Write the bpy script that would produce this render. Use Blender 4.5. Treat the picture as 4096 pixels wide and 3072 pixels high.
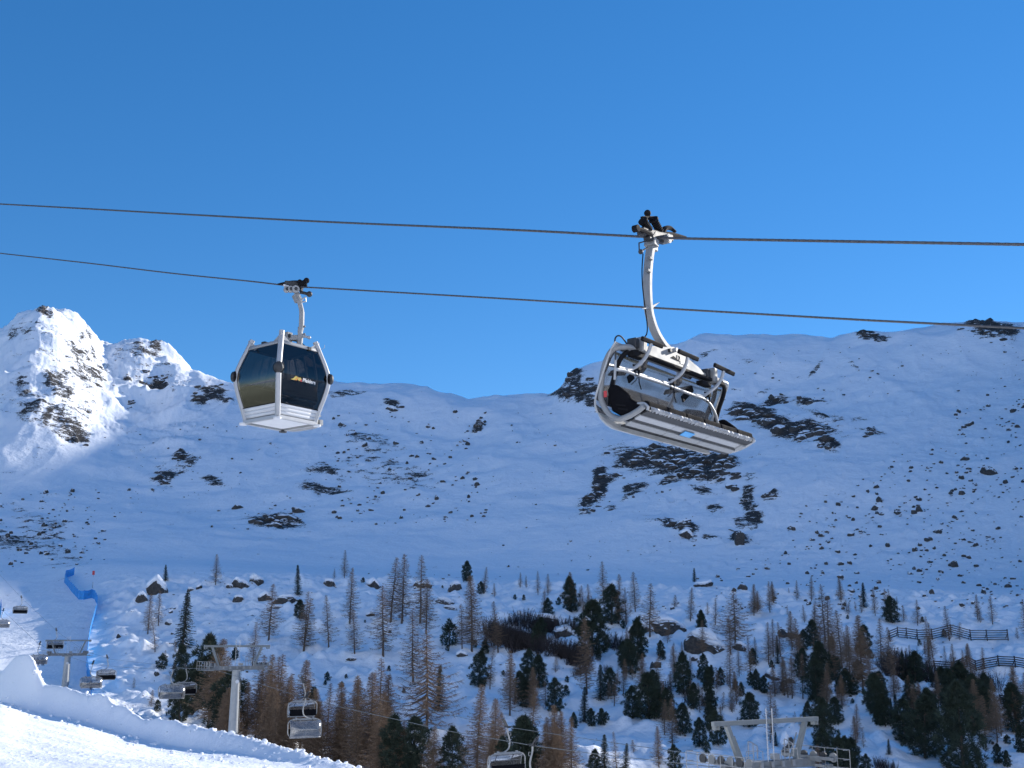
import bpy, math, random
import numpy as np
from mathutils import Vector, Matrix, Euler, Quaternion

# ------------------------------------------------------------------ clean
for o in list(bpy.data.objects):
    bpy.data.objects.remove(o, do_unlink=True)
SC = bpy.context.scene
COL = SC.collection
R = math.radians

# ------------------------------------------------------------------ camera, world, sun, exposure
F = 4500.0                       # focal length in pixels of a 4096 px wide picture
PITCH = R(12.9)
CP, SP = math.cos(PITCH), math.sin(PITCH)
cam_d = bpy.data.cameras.new('camera')
cam_d.sensor_width = 36.0
cam_d.lens = 36.0 * F / 4096.0
cam_d.clip_start = 0.1
cam_d.clip_end = 9000.0
cam = bpy.data.objects.new('camera', cam_d)
cam.location = (0, 0, 0)
cam.rotation_euler = (R(90) + PITCH, 0, 0)
COL.objects.link(cam)
SC.camera = cam

SUN_AZ, SUN_EL = R(50.0), R(21.0)
SUN_DIR = Vector((math.sin(SUN_AZ) * math.cos(SUN_EL), math.cos(SUN_AZ) * math.cos(SUN_EL), math.sin(SUN_EL)))
world = bpy.data.worlds.new('World')
SC.world = world
world.use_nodes = True
wn = world.node_tree
sky = wn.nodes.new('ShaderNodeTexSky')
sky.sky_type = 'NISHITA'
sky.sun_disc = False
sky.sun_elevation = SUN_EL
sky.sun_rotation = SUN_AZ
sky.altitude = 2600
sky.air_density = 1.0
sky.dust_density = 0.0
sky.ozone_density = 4.0
bg = wn.nodes['Background']
bg.inputs['Strength'].default_value = 0.15
hs = wn.nodes.new('ShaderNodeHueSaturation')          # the deep winter blue of the picture
hs.inputs['Hue'].default_value = 0.506
hs.inputs['Saturation'].default_value = 1.41
hs.inputs['Value'].default_value = 0.78
ga = wn.nodes.new('ShaderNodeGamma')
ga.inputs['Gamma'].default_value = 0.72
wn.links.new(sky.outputs[0], ga.inputs['Color'])
wn.links.new(ga.outputs[0], hs.inputs['Color'])
wn.links.new(hs.outputs[0], bg.inputs['Color'])

sun_d = bpy.data.lights.new('sun', 'SUN')
sun_d.energy = 2.95
sun_d.angle = R(0.5)
sun_d.color = (1.0, 0.95, 0.88)
sun = bpy.data.objects.new('sun', sun_d)
sun.rotation_euler = SUN_DIR.to_track_quat('Z', 'Y').to_euler()
COL.objects.link(sun)

SC.view_settings.view_transform = 'Standard'
SC.view_settings.look = 'None'
SC.view_settings.gamma = 1.0
SC.view_settings.exposure = 1.18

# ------------------------------------------------------------------ projection helpers (pixel of the 4096x3072 picture <-> place)
def ray(px, py):
    cx = (px - 2048.0) / F
    cy = (1536.0 - py) / F
    return Vector((cx, CP - cy * SP, SP + cy * CP))

def at(px, py, Y):
    r = ray(px, py)
    return r * (Y / r.y)

def on_plane(px, py, n, c):
    r = ray(px, py)
    return r * (c / (n.x * r.x + n.y * r.y + n.z * r.z))

def proj(P):
    d = P[1] * CP + P[2] * SP
    u = -P[1] * SP + P[2] * CP
    return 2048 + F * P[0] / d, 1536 - F * u / d

# ------------------------------------------------------------------ numpy noise
def _hash(ix, iy, seed):
    h = (ix.astype(np.int64) * 374761393 + iy.astype(np.int64) * 668265263 + seed * 1442695041) & 0xffffffff
    h = ((h ^ (h >> 13)) * 1274126177) & 0xffffffff
    h = (h ^ (h >> 16)) & 0xffffffff
    return h.astype(np.float64) / 4294967296.0

def gnoise(x, y, seed=0):
    ix = np.floor(x); iy = np.floor(y)
    fx = x - ix; fy = y - iy
    ux = fx * fx * fx * (fx * (fx * 6 - 15) + 10)
    uy = fy * fy * fy * (fy * (fy * 6 - 15) + 10)
    def g(dx, dy):
        a = _hash(ix + dx, iy + dy, seed) * 6.283185307
        return np.cos(a) * (fx - dx) + np.sin(a) * (fy - dy)
    a = g(0, 0); b = g(1, 0); c = g(0, 1); d = g(1, 1)
    return ((a + (b - a) * ux) * (1 - uy) + (c + (d - c) * ux) * uy) * 1.4

def fbm(x, y, octv=4, seed=0, gain=0.5, lac=2.03):
    s = np.zeros_like(x); amp = 1.0; tot = 0
    for k in range(octv):
        s += amp * gnoise(x, y, seed + k * 17)
        tot += amp; amp *= gain
        x = x * lac + 13.7; y = y * lac + 5.1
    return s / tot

def ridged(x, y, octv=4, seed=0):
    s = np.zeros_like(x); amp = 1.0; tot = 0
    for k in range(octv):
        n = 1 - np.abs(gnoise(x, y, seed + k * 31)) * 1.6
        s += amp * n * np.abs(n); tot += amp; amp *= 0.5
        x = x * 2.1 + 3.3; y = y * 2.1 + 9.1
    return s / tot

def smooth(a, b, x):
    u = np.clip((x - a) / (b - a), 0, 1)
    return u * u * (3 - 2 * u)

# ------------------------------------------------------------------ object helpers
def tag(o, label=None, cat=None, group=None, kind=None):
    if label: o['label'] = label
    if cat: o['category'] = cat
    if group: o['group'] = group
    if kind: o['kind'] = kind
    return o

def empty(name, loc=(0, 0, 0), rz=0.0):
    o = bpy.data.objects.new(name, None)
    o.location = loc
    o.rotation_euler = (0, 0, rz)
    o.empty_display_size = 0.3
    COL.objects.link(o)
    return o

def mesh_obj(name, me, parent=None):
    o = bpy.data.objects.new(name, me)
    COL.objects.link(o)
    if parent: o.parent = parent
    return o

class MB:
    def __init__(s):
        s.v = []; s.f = []
    def add(s, vs, fs):
        n = len(s.v)
        s.v.extend([tuple(p) for p in vs])
        s.f.extend([tuple(i + n for i in f) for f in fs])
        return s
    def box(s, c, size, rot=None):
        hx, hy, hz = size[0] / 2, size[1] / 2, size[2] / 2
        vs = [Vector((sx * hx, sy * hy, sz * hz)) for sx in (-1, 1) for sy in (-1, 1) for sz in (-1, 1)]
        if rot is not None: vs = [rot @ v for v in vs]
        c = Vector(c)
        return s.add([v + c for v in vs], [(0, 1, 3, 2), (4, 6, 7, 5), (0, 4, 5, 1), (2, 3, 7, 6), (0, 2, 6, 4), (1, 5, 7, 3)])
    def bar(s, a, b, w, h, up=(0, 0, 1)):
        a = Vector(a); b = Vector(b); d = b - a
        L = d.length
        if L < 1e-6: return s
        y = d / L; u = Vector(up)
        x = y.cross(u)
        if x.length < 1e-4: x = y.cross(Vector((1, 0, 0)))
        x.normalize(); z = x.cross(y)
        m = Matrix((x, y, z)).transposed()
        return s.box((a + b) / 2, (w, L, h), m)
    def tube(s, path, r, n=8, cap=True, prof=None, closed=False):
        P = [Vector(p) for p in path]
        N = len(P)
        rr = r if hasattr(r, '__len__') else [r] * N
        T = []
        for i in range(N):
            if closed: t = P[(i + 1) % N] - P[i - 1]
            else: t = P[min(i + 1, N - 1)] - P[max(i - 1, 0)]
            T.append(t.normalized())
        u = Vector((0, 0, 1)).cross(T[0])
        if u.length < 0.05: u = Vector((1, 0, 0)).cross(T[0])
        u.normalize()
        vs = []; fs = []
        for i in range(N):
            u = (u - T[i] * u.dot(T[i])).normalized()
            w = T[i].cross(u)
            for k in range(n):
                if prof: a, b = prof[k]
                else: a, b = math.cos(2 * math.pi * k / n), math.sin(2 * math.pi * k / n)
                vs.append(P[i] + (u * a + w * b) * rr[i])
        M = N if closed else N - 1
        for i in range(M):
            for k in range(n):
                j = (i + 1) % N
                fs.append((i * n + k, i * n + (k + 1) % n, j * n + (k + 1) % n, j * n + k))
        if cap and not closed:
            fs.append(tuple(range(n - 1, -1, -1)))
            fs.append(tuple((N - 1) * n + k for k in range(n)))
        return s.add(vs, fs)
    def cyl(s, a, b, r, n=12):
        return s.tube([a, b], r, n)
    def sphere(s, c, r, nu=10, nv=7):
        rx, ry, rz = r if hasattr(r, '__len__') else (r, r, r)
        vs = []; fs = []
        for i in range(1, nv):
            th = math.pi * i / nv
            for k in range(nu):
                ph = 2 * math.pi * k / nu
                vs.append((c[0] + rx * math.sin(th) * math.cos(ph), c[1] + ry * math.sin(th) * math.sin(ph), c[2] + rz * math.cos(th)))
        a = len(vs); vs.append((c[0], c[1], c[2] + rz)); vs.append((c[0], c[1], c[2] - rz))
        for k in range(nu):
            fs.append((a, k, (k + 1) % nu))
            fs.append((a + 1, (nv - 2) * nu + (k + 1) % nu, (nv - 2) * nu + k))
        for i in range(nv - 2):
            for k in range(nu):
                fs.append((i * nu + k, (i + 1) * nu + k, (i + 1) * nu + (k + 1) % nu, i * nu + (k + 1) % nu))
        return s.add(vs, fs)
    def extrude(s, poly, x0, x1, axis='x'):
        # poly in the two other axes (y,z) when axis = x
        n = len(poly)
        def mk(x, p):
            return (x, p[0], p[1]) if axis == 'x' else ((p[0], x, p[1]) if axis == 'y' else (p[0], p[1], x))
        vs = [mk(x0, p) for p in poly] + [mk(x1, p) for p in poly]
        fs = [tuple(range(n - 1, -1, -1)), tuple(range(n, 2 * n))]
        for k in range(n):
            fs.append((k, (k + 1) % n, n + (k + 1) % n, n + k))
        return s.add(vs, fs)
    def grid(s, pts):
        a = len(pts); b = len(pts[0])
        vs = [p for row in pts for p in row]
        fs = [(i * b + j, i * b + j + 1, (i + 1) * b + j + 1, (i + 1) * b + j) for i in range(a - 1) for j in range(b - 1)]
        return s.add(vs, fs)
    def mesh(s, name, mat, smooth_=False):
        me = bpy.data.meshes.new(name)
        me.from_pydata(s.v, [], s.f)
        if smooth_:
            me.polygons.foreach_set('use_smooth', [True] * len(me.polygons))
            try: me.set_sharp_from_angle(angle=R(40))
            except Exception: pass
        me.validate()
        bmfix(me)
        me.materials.append(mat)
        return me
    def build(s, name, mat, parent=None, smooth_=True, bevel=0.0):
        o = mesh_obj(name, s.mesh(name, mat, smooth_), parent)
        if bevel > 0:
            m = o.modifiers.new('bevel', 'BEVEL'); m.width = bevel; m.segments = 2; m.limit_method = 'ANGLE'; m.angle_limit = R(35)
        return o

import bmesh
def bmfix(me):
    bm = bmesh.new(); bm.from_mesh(me)
    bmesh.ops.recalc_face_normals(bm, faces=bm.faces)
    bm.to_mesh(me); bm.free()

def catmull(pts, n=6):
    P = [Vector(p) for p in pts]
    out = []
    for i in range(len(P) - 1):
        a = P[max(i - 1, 0)]; b = P[i]; c = P[i + 1]; d = P[min(i + 2, len(P) - 1)]
        for k in range(n):
            t = k / n
            out.append(0.5 * ((2 * b) + (c - a) * t + (2 * a - 5 * b + 4 * c - d) * t * t + (3 * b - a - 3 * c + d) * t ** 3))
    out.append(P[-1])
    return out

def copy_tree(o, parent=None):
    c = o.copy(); COL.objects.link(c)
    if parent: c.parent = parent
    for ch in o.children:
        copy_tree(ch, c)
    return c

# ------------------------------------------------------------------ materials
def new_mat(name):
    m = bpy.data.materials.new(name); m.use_nodes = True
    nt = m.node_tree
    return m, nt, nt.nodes['Principled BSDF']

def noise_node(nt, scale, detail=6, rough=0.6, vec=None, dist=0.0):
    n = nt.nodes.new('ShaderNodeTexNoise')
    n.inputs['Scale'].default_value = scale
    n.inputs['Detail'].default_value = detail
    n.inputs['Roughness'].default_value = rough
    n.inputs['Distortion'].default_value = dist
    if vec is not None: nt.links.new(vec, n.inputs['Vector'])
    return n

def ramp(nt, fac, stops):
    n = nt.nodes.new('ShaderNodeValToRGB')
    el = n.color_ramp.elements
    while len(el) < len(stops): el.new(0.5)
    for e, (p, c) in zip(el, stops):
        e.position = p
        e.color = (c[0], c[1], c[2], 1) if hasattr(c, '__len__') else (c, c, c, 1)
    nt.links.new(fac, n.inputs[0])
    return n

def math_node(nt, op, a, b=None, clamp=False):
    n = nt.nodes.new('ShaderNodeMath'); n.operation = op; n.use_clamp = clamp
    for i, x in enumerate((a, b)):
        if x is None: continue
        if isinstance(x, (int, float)): n.inputs[i].default_value = x
        else: nt.links.new(x, n.inputs[i])
    return n.outputs[0]

def mixc(nt, fac, a, b):
    n = nt.nodes.new('ShaderNodeMix'); n.data_type = 'RGBA'
    for i, x in ((0, fac), (6, a), (7, b)):
        if isinstance(x, (int, float)): n.inputs[i].default_value = x
        elif hasattr(x, '__len__'): n.inputs[i].default_value = (x[0], x[1], x[2], 1)
        else: nt.links.new(x, n.inputs[i])
    return n.outputs[2]

def bump(nt, bsdf, height, strength, dist):
    b = nt.nodes.new('ShaderNodeBump')
    b.inputs['Strength'].default_value = strength
    b.inputs['Distance'].default_value = dist
    nt.links.new(height, b.inputs['Height'])
    nt.links.new(b.outputs[0], bsdf.inputs['Normal'])
    return b

def simple(name, col, rough=0.5, metal=0.0, var=0.15, scale=3.0, bump_s=0.0, spec=0.5):
    m, nt, b = new_mat(name)
    tc = nt.nodes.new('ShaderNodeTexCoord')
    n = noise_node(nt, scale, 5, 0.65, tc.outputs['Object'])
    lo = [max(0, c * (1 - var)) for c in col]; hi = [min(1, c * (1 + var)) for c in col]
    r = ramp(nt, n.outputs['Fac'], [(0.3, lo), (0.7, hi)])
    nt.links.new(r.outputs[0], b.inputs['Base Color'])
    b.inputs['Metallic'].default_value = metal
    rr = ramp(nt, n.outputs['Fac'], [(0.3, max(0.02, rough - 0.08)), (0.7, min(1, rough + 0.08))])
    nt.links.new(rr.outputs[0], b.inputs['Roughness'])
    b.inputs['Specular IOR Level'].default_value = spec
    if bump_s > 0:
        bump(nt, b, n.outputs['Fac'], bump_s, 0.02)
    return m

def glass_mat(name, tint, refl=0.08, rough=0.03, rcol=(1, 1, 1), haze=0.0):
    # thin tinted pane: see-through body colour plus a mirror coat that grows at grazing angles
    m = bpy.data.materials.new(name); m.use_nodes = True
    nt = m.node_tree; nt.nodes.clear()
    out = nt.nodes.new('ShaderNodeOutputMaterial')
    tr = nt.nodes.new('ShaderNodeBsdfTransparent'); tr.inputs[0].default_value = (*tint, 1)
    gl = nt.nodes.new('ShaderNodeBsdfGlossy'); gl.inputs['Roughness'].default_value = rough
    gl.inputs['Color'].default_value = (*rcol, 1)
    fr = nt.nodes.new('ShaderNodeFresnel'); fr.inputs[0].default_value = 1.5
    f2 = math_node(nt, 'ADD', fr.outputs[0], refl, True)
    mx = nt.nodes.new('ShaderNodeMixShader')
    nt.links.new(f2, mx.inputs[0]); nt.links.new(tr.outputs[0], mx.inputs[1]); nt.links.new(gl.outputs[0], mx.inputs[2])
    last = mx.outputs[0]
    if haze > 0:      # uneven grey diffuse film mixed over the pane
        tc = nt.nodes.new('ShaderNodeTexCoord'); nz = noise_node(nt, 2.2, 6, 0.65, tc.outputs['Object'])
        df = nt.nodes.new('ShaderNodeBsdfDiffuse'); df.inputs[0].default_value = (0.42, 0.42, 0.43, 1)
        hf = ramp(nt, nz.outputs['Fac'], [(0.3, haze * 0.6), (0.7, haze * 1.5)])
        m2 = nt.nodes.new('ShaderNodeMixShader'); nt.links.new(hf.outputs[0], m2.inputs[0]); nt.links.new(last, m2.inputs[1]); nt.links.new(df.outputs[0], m2.inputs[2])
        last = m2.outputs[0]
    nt.links.new(last, out.inputs[0])
    return m

SNOW = (0.92, 0.94, 0.97)
def snow_mat(name, scales, rock=False):
    m, nt, b = new_mat(name)
    tc = nt.nodes.new('ShaderNodeTexCoord')
    big = noise_node(nt, scales[0], 6, 0.6, tc.outputs['Object'])
    fine = noise_node(nt, scales[1], 5, 0.7, tc.outputs['Object'])
    tint = ramp(nt, big.outputs['Fac'], [(0.3, (SNOW[0] * 0.97, SNOW[1] * 0.975, SNOW[2] * 0.985)), (0.7, SNOW)])
    h = math_node(nt, 'ADD', math_node(nt, 'MULTIPLY', big.outputs['Fac'], scales[2]), math_node(nt, 'MULTIPLY', fine.outputs['Fac'], scales[3]))
    b.inputs['Specular IOR Level'].default_value = 0.25
    b.inputs['Roughness'].default_value = 0.7
    col = tint.outputs[0]
    if rock:
        at_ = nt.nodes.new('ShaderNodeAttribute'); at_.attribute_name = 'rock'
        mp = nt.nodes.new('ShaderNodeMapping'); mp.inputs['Scale'].default_value = (1, 1, 2.6)
        mp.inputs['Rotation'].default_value = (R(14), R(9), 0)
        nt.links.new(tc.outputs['Object'], mp.inputs['Vector'])
        n1 = noise_node(nt, 0.085, 9, 0.68, mp.outputs[0], 0.6)
        n3 = noise_node(nt, 0.55, 7, 0.75, mp.outputs[0], 0.8)
        k = math_node(nt, 'ADD', math_node(nt, 'MULTIPLY', math_node(nt, 'SUBTRACT', n1.outputs['Fac'], 0.5), 2.3), math_node(nt, 'MULTIPLY', math_node(nt, 'SUBTRACT', n3.outputs['Fac'], 0.5), 1.9))
        s_ = math_node(nt, 'ADD', math_node(nt, 'MULTIPLY', at_.outputs['Fac'], 0.90), k)
        mask = ramp(nt, s_, [(0.49, 0.0), (0.525, 1.0)])
        n2 = noise_node(nt, 0.45, 8, 0.7, mp.outputs[0], 0.3)
        rc = ramp(nt, n2.outputs['Fac'], [(0.3, (0.034, 0.033, 0.034)), (0.5, (0.072, 0.067, 0.064)), (0.72, (0.14, 0.125, 0.11))])
        col = mixc(nt, mask.outputs[0], col, rc.outputs[0])
        h = math_node(nt, 'ADD', h, math_node(nt, 'MULTIPLY', mask.outputs[0], math_node(nt, 'MULTIPLY', n2.outputs['Fac'], 2.0)))
        rg = math_node(nt, 'ADD', math_node(nt, 'MULTIPLY', mask.outputs[0], 0.2), 0.7)
        nt.links.new(rg, b.inputs['Roughness'])
    nt.links.new(col, b.inputs['Base Color'])
    bump(nt, b, h, 1.0, 1.0)
    return m

def boulder_mat():
    # snow lies where the stone faces up
    m, nt, b = new_mat('boulder_stone')
    tc = nt.nodes.new('ShaderNodeTexCoord'); ge = nt.nodes.new('ShaderNodeNewGeometry')
    oi = nt.nodes.new('ShaderNodeObjectInfo')
    n = noise_node(nt, 1.6, 8, 0.7, ge.outputs['Position'])
    n2 = noise_node(nt, 0.7, 5, 0.6, ge.outputs['Position'])
    rc = ramp(nt, n.outputs['Fac'], [(0.3, (0.025, 0.024, 0.024)), (0.5, (0.055, 0.051, 0.047)), (0.7, (0.115, 0.102, 0.088))])
    sx = nt.nodes.new('ShaderNodeSeparateXYZ'); nt.links.new(ge.outputs['Normal'], sx.inputs[0])
    up = math_node(nt, 'ADD', sx.outputs[2], math_node(nt, 'MULTIPLY', math_node(nt, 'SUBTRACT', n2.outputs['Fac'], 0.5), 0.7))
    mask = ramp(nt, up, [(0.60, 0.0), (0.68, 1.0)])
    col = mixc(nt, mask.outputs[0], rc.outputs[0], SNOW)
    nt.links.new(col, b.inputs['Base Color'])
    b.inputs['Roughness'].default_value = 0.85
    bump(nt, b, n.outputs['Fac'], 0.6, 0.15)
    return m

M = {}
M['mountain'] = snow_mat('mountain_snow_rock', (0.05, 0.5, 2.2, 0.35), True)
M['piste'] = snow_mat('piste_snow', (0.9, 7.0, 0.05, 0.035))
M['cap'] = snow_mat('snow_cap', (0.8, 4.0, 0.05, 0.02))
M['boulder'] = boulder_mat()
M['larch_trunk'] = simple('larch_bark', (0.10, 0.078, 0.062), 0.9, 0, 0.35, 4.0)
M['larch_twig'] = simple('larch_twigs', (0.215, 0.152, 0.105), 0.9, 0, 0.3, 0.9, spec=0.1)
M['pine'] = simple('pine_needles', (0.027, 0.042, 0.026), 0.8, 0, 0.4, 0.9)
M['spruce'] = simple('spruce_needles', (0.027, 0.040, 0.027), 0.8, 0, 0.4, 0.9)
M['alder'] = simple('alder_twigs', (0.045, 0.034, 0.031), 0.9, 0, 0.3, 0.9)
M['galv'] = simple('galvanised_steel', (0.29, 0.295, 0.295), 0.58, 0.25, 0.16, 6.0, spec=0.25)
M['pole'] = simple('galvanised_pole', (0.34, 0.355, 0.36), 0.6, 0.1, 0.12, 1.2, spec=0.25)
M['alu'] = simple('brushed_aluminium', (0.43, 0.44, 0.45), 0.5, 0.3, 0.07, 5.0, spec=0.25)
M['gantry'] = simple('dull_grey_paint', (0.20, 0.215, 0.215), 0.6, 0.05, 0.12, 1.5, spec=0.2)
M['white'] = simple('white_panel', (0.66, 0.67, 0.68), 0.5, 0.0, 0.04, 2.0, spec=0.25)
M['lightgrey'] = simple('light_grey_paint', (0.33, 0.34, 0.345), 0.55, 0.0, 0.06, 3.0, spec=0.25)
M['black'] = simple('black_rubber', (0.012, 0.012, 0.014), 0.8, 0, 0.25, 8.0, spec=0.12)
M['cushion'] = simple('black_cushion', (0.008, 0.008, 0.010), 0.9, 0, 0.3, 8.0, 0.2, spec=0.06)
M['darksteel'] = simple('dark_steel', (0.05, 0.052, 0.055), 0.55, 0.3, 0.3, 10.0, spec=0.3)
M['greysteel'] = simple('weathered_grey_steel', (0.19, 0.20, 0.205), 0.6, 0.2, 0.2, 3.0, spec=0.25)
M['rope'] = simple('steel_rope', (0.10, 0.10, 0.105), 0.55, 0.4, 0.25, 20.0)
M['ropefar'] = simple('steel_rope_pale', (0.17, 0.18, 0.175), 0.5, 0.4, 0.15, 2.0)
M['cabin_glass'] = glass_mat('tinted_cabin_glass', (0.27, 0.26, 0.25), 0.03, 0.02, (0.9, 0.88, 0.85))
M['hood'] = glass_mat('hood_polycarbonate', (0.62, 0.62, 0.63), 0.05, 0.06, (1, 1, 1), 0.24)
M['smoke_hood'] = glass_mat('smoky_hood', (0.40, 0.38, 0.36), 0.12, 0.15, (1, 1, 1), 0.22)
M['frost'] = simple('frosted_hood_rim', (0.55, 0.55, 0.54), 0.6, 0.0, 0.06, 3.0, spec=0.2)
def frost_mat():
    m = bpy.data.materials.new('frosted_plastic'); m.use_nodes = True
    nt = m.node_tree; nt.nodes.clear()
    out = nt.nodes.new('ShaderNodeOutputMaterial')
    tc = nt.nodes.new('ShaderNodeTexCoord'); nz = noise_node(nt, 3.0, 6, 0.6, tc.outputs['Object'])
    c = ramp(nt, nz.outputs['Fac'], [(0.3, (0.66, 0.66, 0.65)), (0.7, (0.80, 0.80, 0.79))])
    a = nt.nodes.new('ShaderNodeBsdfDiffuse'); b = nt.nodes.new('ShaderNodeBsdfTranslucent'); mx = nt.nodes.new('ShaderNodeMixShader')
    nt.links.new(c.outputs[0], a.inputs[0]); nt.links.new(c.outputs[0], b.inputs[0]); mx.inputs[0].default_value = 0.5
    nt.links.new(a.outputs[0], mx.inputs[1]); nt.links.new(b.outputs[0], mx.inputs[2]); nt.links.new(mx.outputs[0], out.inputs[0])
    return m
M['frost'] = frost_mat()
M['net'] = simple('blue_safety_net', (0.025, 0.25, 0.62), 0.7, 0, 0.25, 1.5)
M['red'] = simple('red_panel', (0.42, 0.03, 0.04), 0.5)
M['wood'] = simple('dark_weathered_wood', (0.05, 0.043, 0.042), 0.9, 0, 0.35, 3.0)
M['blue_sticker'] = simple('blue_sticker', (0.08, 0.36, 0.72), 0.4)
M['yellow'] = simple('yellow_print', (0.55, 0.42, 0.09), 0.5)
M['orange'] = simple('orange_print', (0.75, 0.28, 0.04), 0.5)
M['redprint'] = simple('red_print', (0.55, 0.05, 0.05), 0.5)
M['whiteprint'] = simple('white_print', (0.82, 0.82, 0.8), 0.5, 0, 0.02)
M['blackprint'] = simple('black_print', (0.02, 0.02, 0.02), 0.5)
M['interior'] = simple('cabin_interior', (0.10, 0.09, 0.085), 0.6)
M['jacket_dark'] = simple('dark_ski_suit', (0.03, 0.032, 0.045), 0.8)
M['jacket_red'] = simple('red_ski_suit', (0.35, 0.04, 0.04), 0.8)
M['jacket_blue'] = simple('blue_ski_suit', (0.04, 0.10, 0.30), 0.8)

# ------------------------------------------------------------------ terrain: control lines (px, py, distance ahead)
LINES = [
 None,
 [(-1800,3000,170),(-600,2900,170),(0,2870,180),(500,2850,178),(900,3020,152),(1500,3072,140),(2000,3072,125),(2600,3072,120),(3300,3072,118),(4096,3072,118),(5500,3000,118),(7500,2900,118)],
 [(-1800,2760,225),(-600,2700,225),(0,2700,225),(500,2720,217),(900,2800,192),(1500,2800,176),(2000,2850,162),(2600,2850,158),(3300,2850,155),(4096,2850,155),(5500,2750,158),(7500,2600,160)],
 [(-1800,2600,280),(-600,2540,278),(0,2540,272),(500,2570,256),(900,2600,236),(1500,2610,220),(2000,2600,212),(2600,2600,210),(3300,2640,205),(4096,2640,205),(5500,2520,215),(7500,2300,220)],
 [(-1800,2420,335),(-600,2380,328),(0,2400,322),(380,2400,312),(500,2390,306),(900,2360,300),(1500,2370,290),(2000,2390,284),(2600,2420,276),(3300,2440,270),(4096,2470,268),(5500,2330,280),(7500,2000,290)],
 [(-1800,2300,400),(-600,2290,400),(0,2296,400),(250,2292,398),(345,2256,372),(700,2258,366),(1000,2278,360),(1500,2302,350),(2000,2322,345),(2600,2342,340),(3300,2360,335),(4096,2380,330),(5500,2220,335),(7500,1850,340)],
 [(-1800,2180,450),(-600,2240,445),(0,2255,440),(340,2240,440),(700,2240,440),(1500,2276,430),(2000,2296,430),(2600,2306,420),(3300,2312,410),(4096,2320,400),(5500,2100,405),(7500,1700,410)],
 [(-1800,1900,560),(-600,1950,580),(0,1985,585),(600,2000,600),(1100,1985,600),(1700,1965,600),(2200,1985,580),(2600,1960,560),(3000,1930,550),(3500,1900,540),(4096,1880,520),(5500,1640,520),(7500,1300,520)],
 [(-1800,1650,700),(-600,1690,710),(0,1640,690),(180,1560,705),(330,1600,745),(480,1690,800),(800,1732,755),(1200,1740,730),(1700,1745,720),(2200,1750,690),(2600,1690,680),(3000,1640,680),(3500,1590,670),(4096,1550,640),(5500,1280,640),(7500,900,640)],
 [(-1800,1480,900),(-600,1450,900),(-200,1420,900),(-60,1375,900),(0,1358,900),(55,1300,900),(100,1258,900),(150,1240,880),(200,1246,885),(255,1252,895),(330,1305,925),(385,1375,960),(430,1412,1000),(470,1385,990),(520,1370,985),(570,1366,985),(640,1388,1005),(700,1435,970),(760,1490,955),(830,1530,935),(930,1558,915),(1100,1552,890),(1330,1548,870),(1500,1556,860),(1700,1585,850),(1870,1602,850),(2000,1594,850),(2200,1600,830),(2235,1580,822),(2275,1510,815),(2330,1478,810),(2420,1470,812),(2560,1430,825),(2690,1390,840),(2800,1348,850),(2900,1330,850),(3050,1328,845),(3200,1346,835),(3330,1356,825),(3450,1330,815),(3600,1342,805),(3800,1332,790),(3900,1314,780),(4000,1312,770),(4096,1322,765),(4500,1250,760),(5500,1000,760),(7500,600,760)],
]
NT_IN, NT_OUT = 900, 70
tg = np.concatenate([np.linspace(-1.35, -0.51, NT_OUT, endpoint=False), np.linspace(-0.51, 0.51, NT_IN), np.linspace(0.51, 1.35, NT_OUT + 1)[1:]])
yg = np.concatenate([np.linspace(40, 118, 22, endpoint=False), np.linspace(118, 345, 250, endpoint=False), np.linspace(345, 1010, 265, endpoint=False), np.linspace(1010, 2600, 30)])

def gsm(a, w):
    if w <= 0: return a
    k = np.exp(-0.5 * (np.arange(-3 * w, 3 * w + 1) / w) ** 2); k /= k.sum()
    return np.convolve(np.pad(a, 3 * w, mode='edge'), k, 'valid')

YL = []; ZL = []
for i, L in enumerate(LINES):
    if L is None:
        YL.append(np.full_like(tg, 66.0)); ZL.append(np.full_like(tg, -20.0)); continue
    T = []; Y = []; Z = []
    for (px, py, d) in L:
        p = at(px, py, d); T.append(p.x / p.y); Y.append(p.y); Z.append(p.z)
    w = 3 if i == len(LINES) - 1 else 22
    YL.append(gsm(np.interp(tg, T, Y), w)); ZL.append(gsm(np.interp(tg, T, Z), w))
# near end and the far side of the crest
YL.insert(0, np.full_like(tg, 30.0)); ZL.insert(0, np.full_like(tg, -19.0))
YL.append(YL[-1] + 190); ZL.append(ZL[-1] - 75)
YL.append(np.full_like(tg, 2700.0)); ZL.append(ZL[-1] * 0.2)
YL = np.array(YL); ZL = np.array(ZL)

def pchip_eval(YL, ZL, yq):
    K, C = YL.shape
    h = np.diff(YL, axis=0); dl = np.diff(ZL, axis=0) / h
    m = np.zeros_like(YL)
    m[0] = dl[0]; m[-1] = dl[-1]
    w1 = 2 * h[1:] + h[:-1]; w2 = h[1:] + 2 * h[:-1]
    same = dl[:-1] * dl[1:] > 0
    with np.errstate(divide='ignore', invalid='ignore'):
        hm = (w1 + w2) / (w1 / dl[:-1] + w2 / dl[1:])
    m[1:-1] = np.where(same, hm, 0)
    out = np.zeros((len(yq), C)); cols = np.arange(C)
    for r, y in enumerate(yq):
        k = np.clip((YL <= y).sum(axis=0) - 1, 0, K - 2)
        y0 = YL[k, cols]; hh = h[k, cols]; t = (y - y0) / hh
        z0 = ZL[k, cols]; z1 = ZL[k + 1, cols]
        out[r] = ((2 * t ** 3 - 3 * t ** 2 + 1) * z0 + (t ** 3 - 2 * t ** 2 + t) * hh * m[k, cols] + (-2 * t ** 3 + 3 * t ** 2) * z1 + (t ** 3 - t ** 2) * hh * m[k + 1, cols])
    return out

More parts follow.
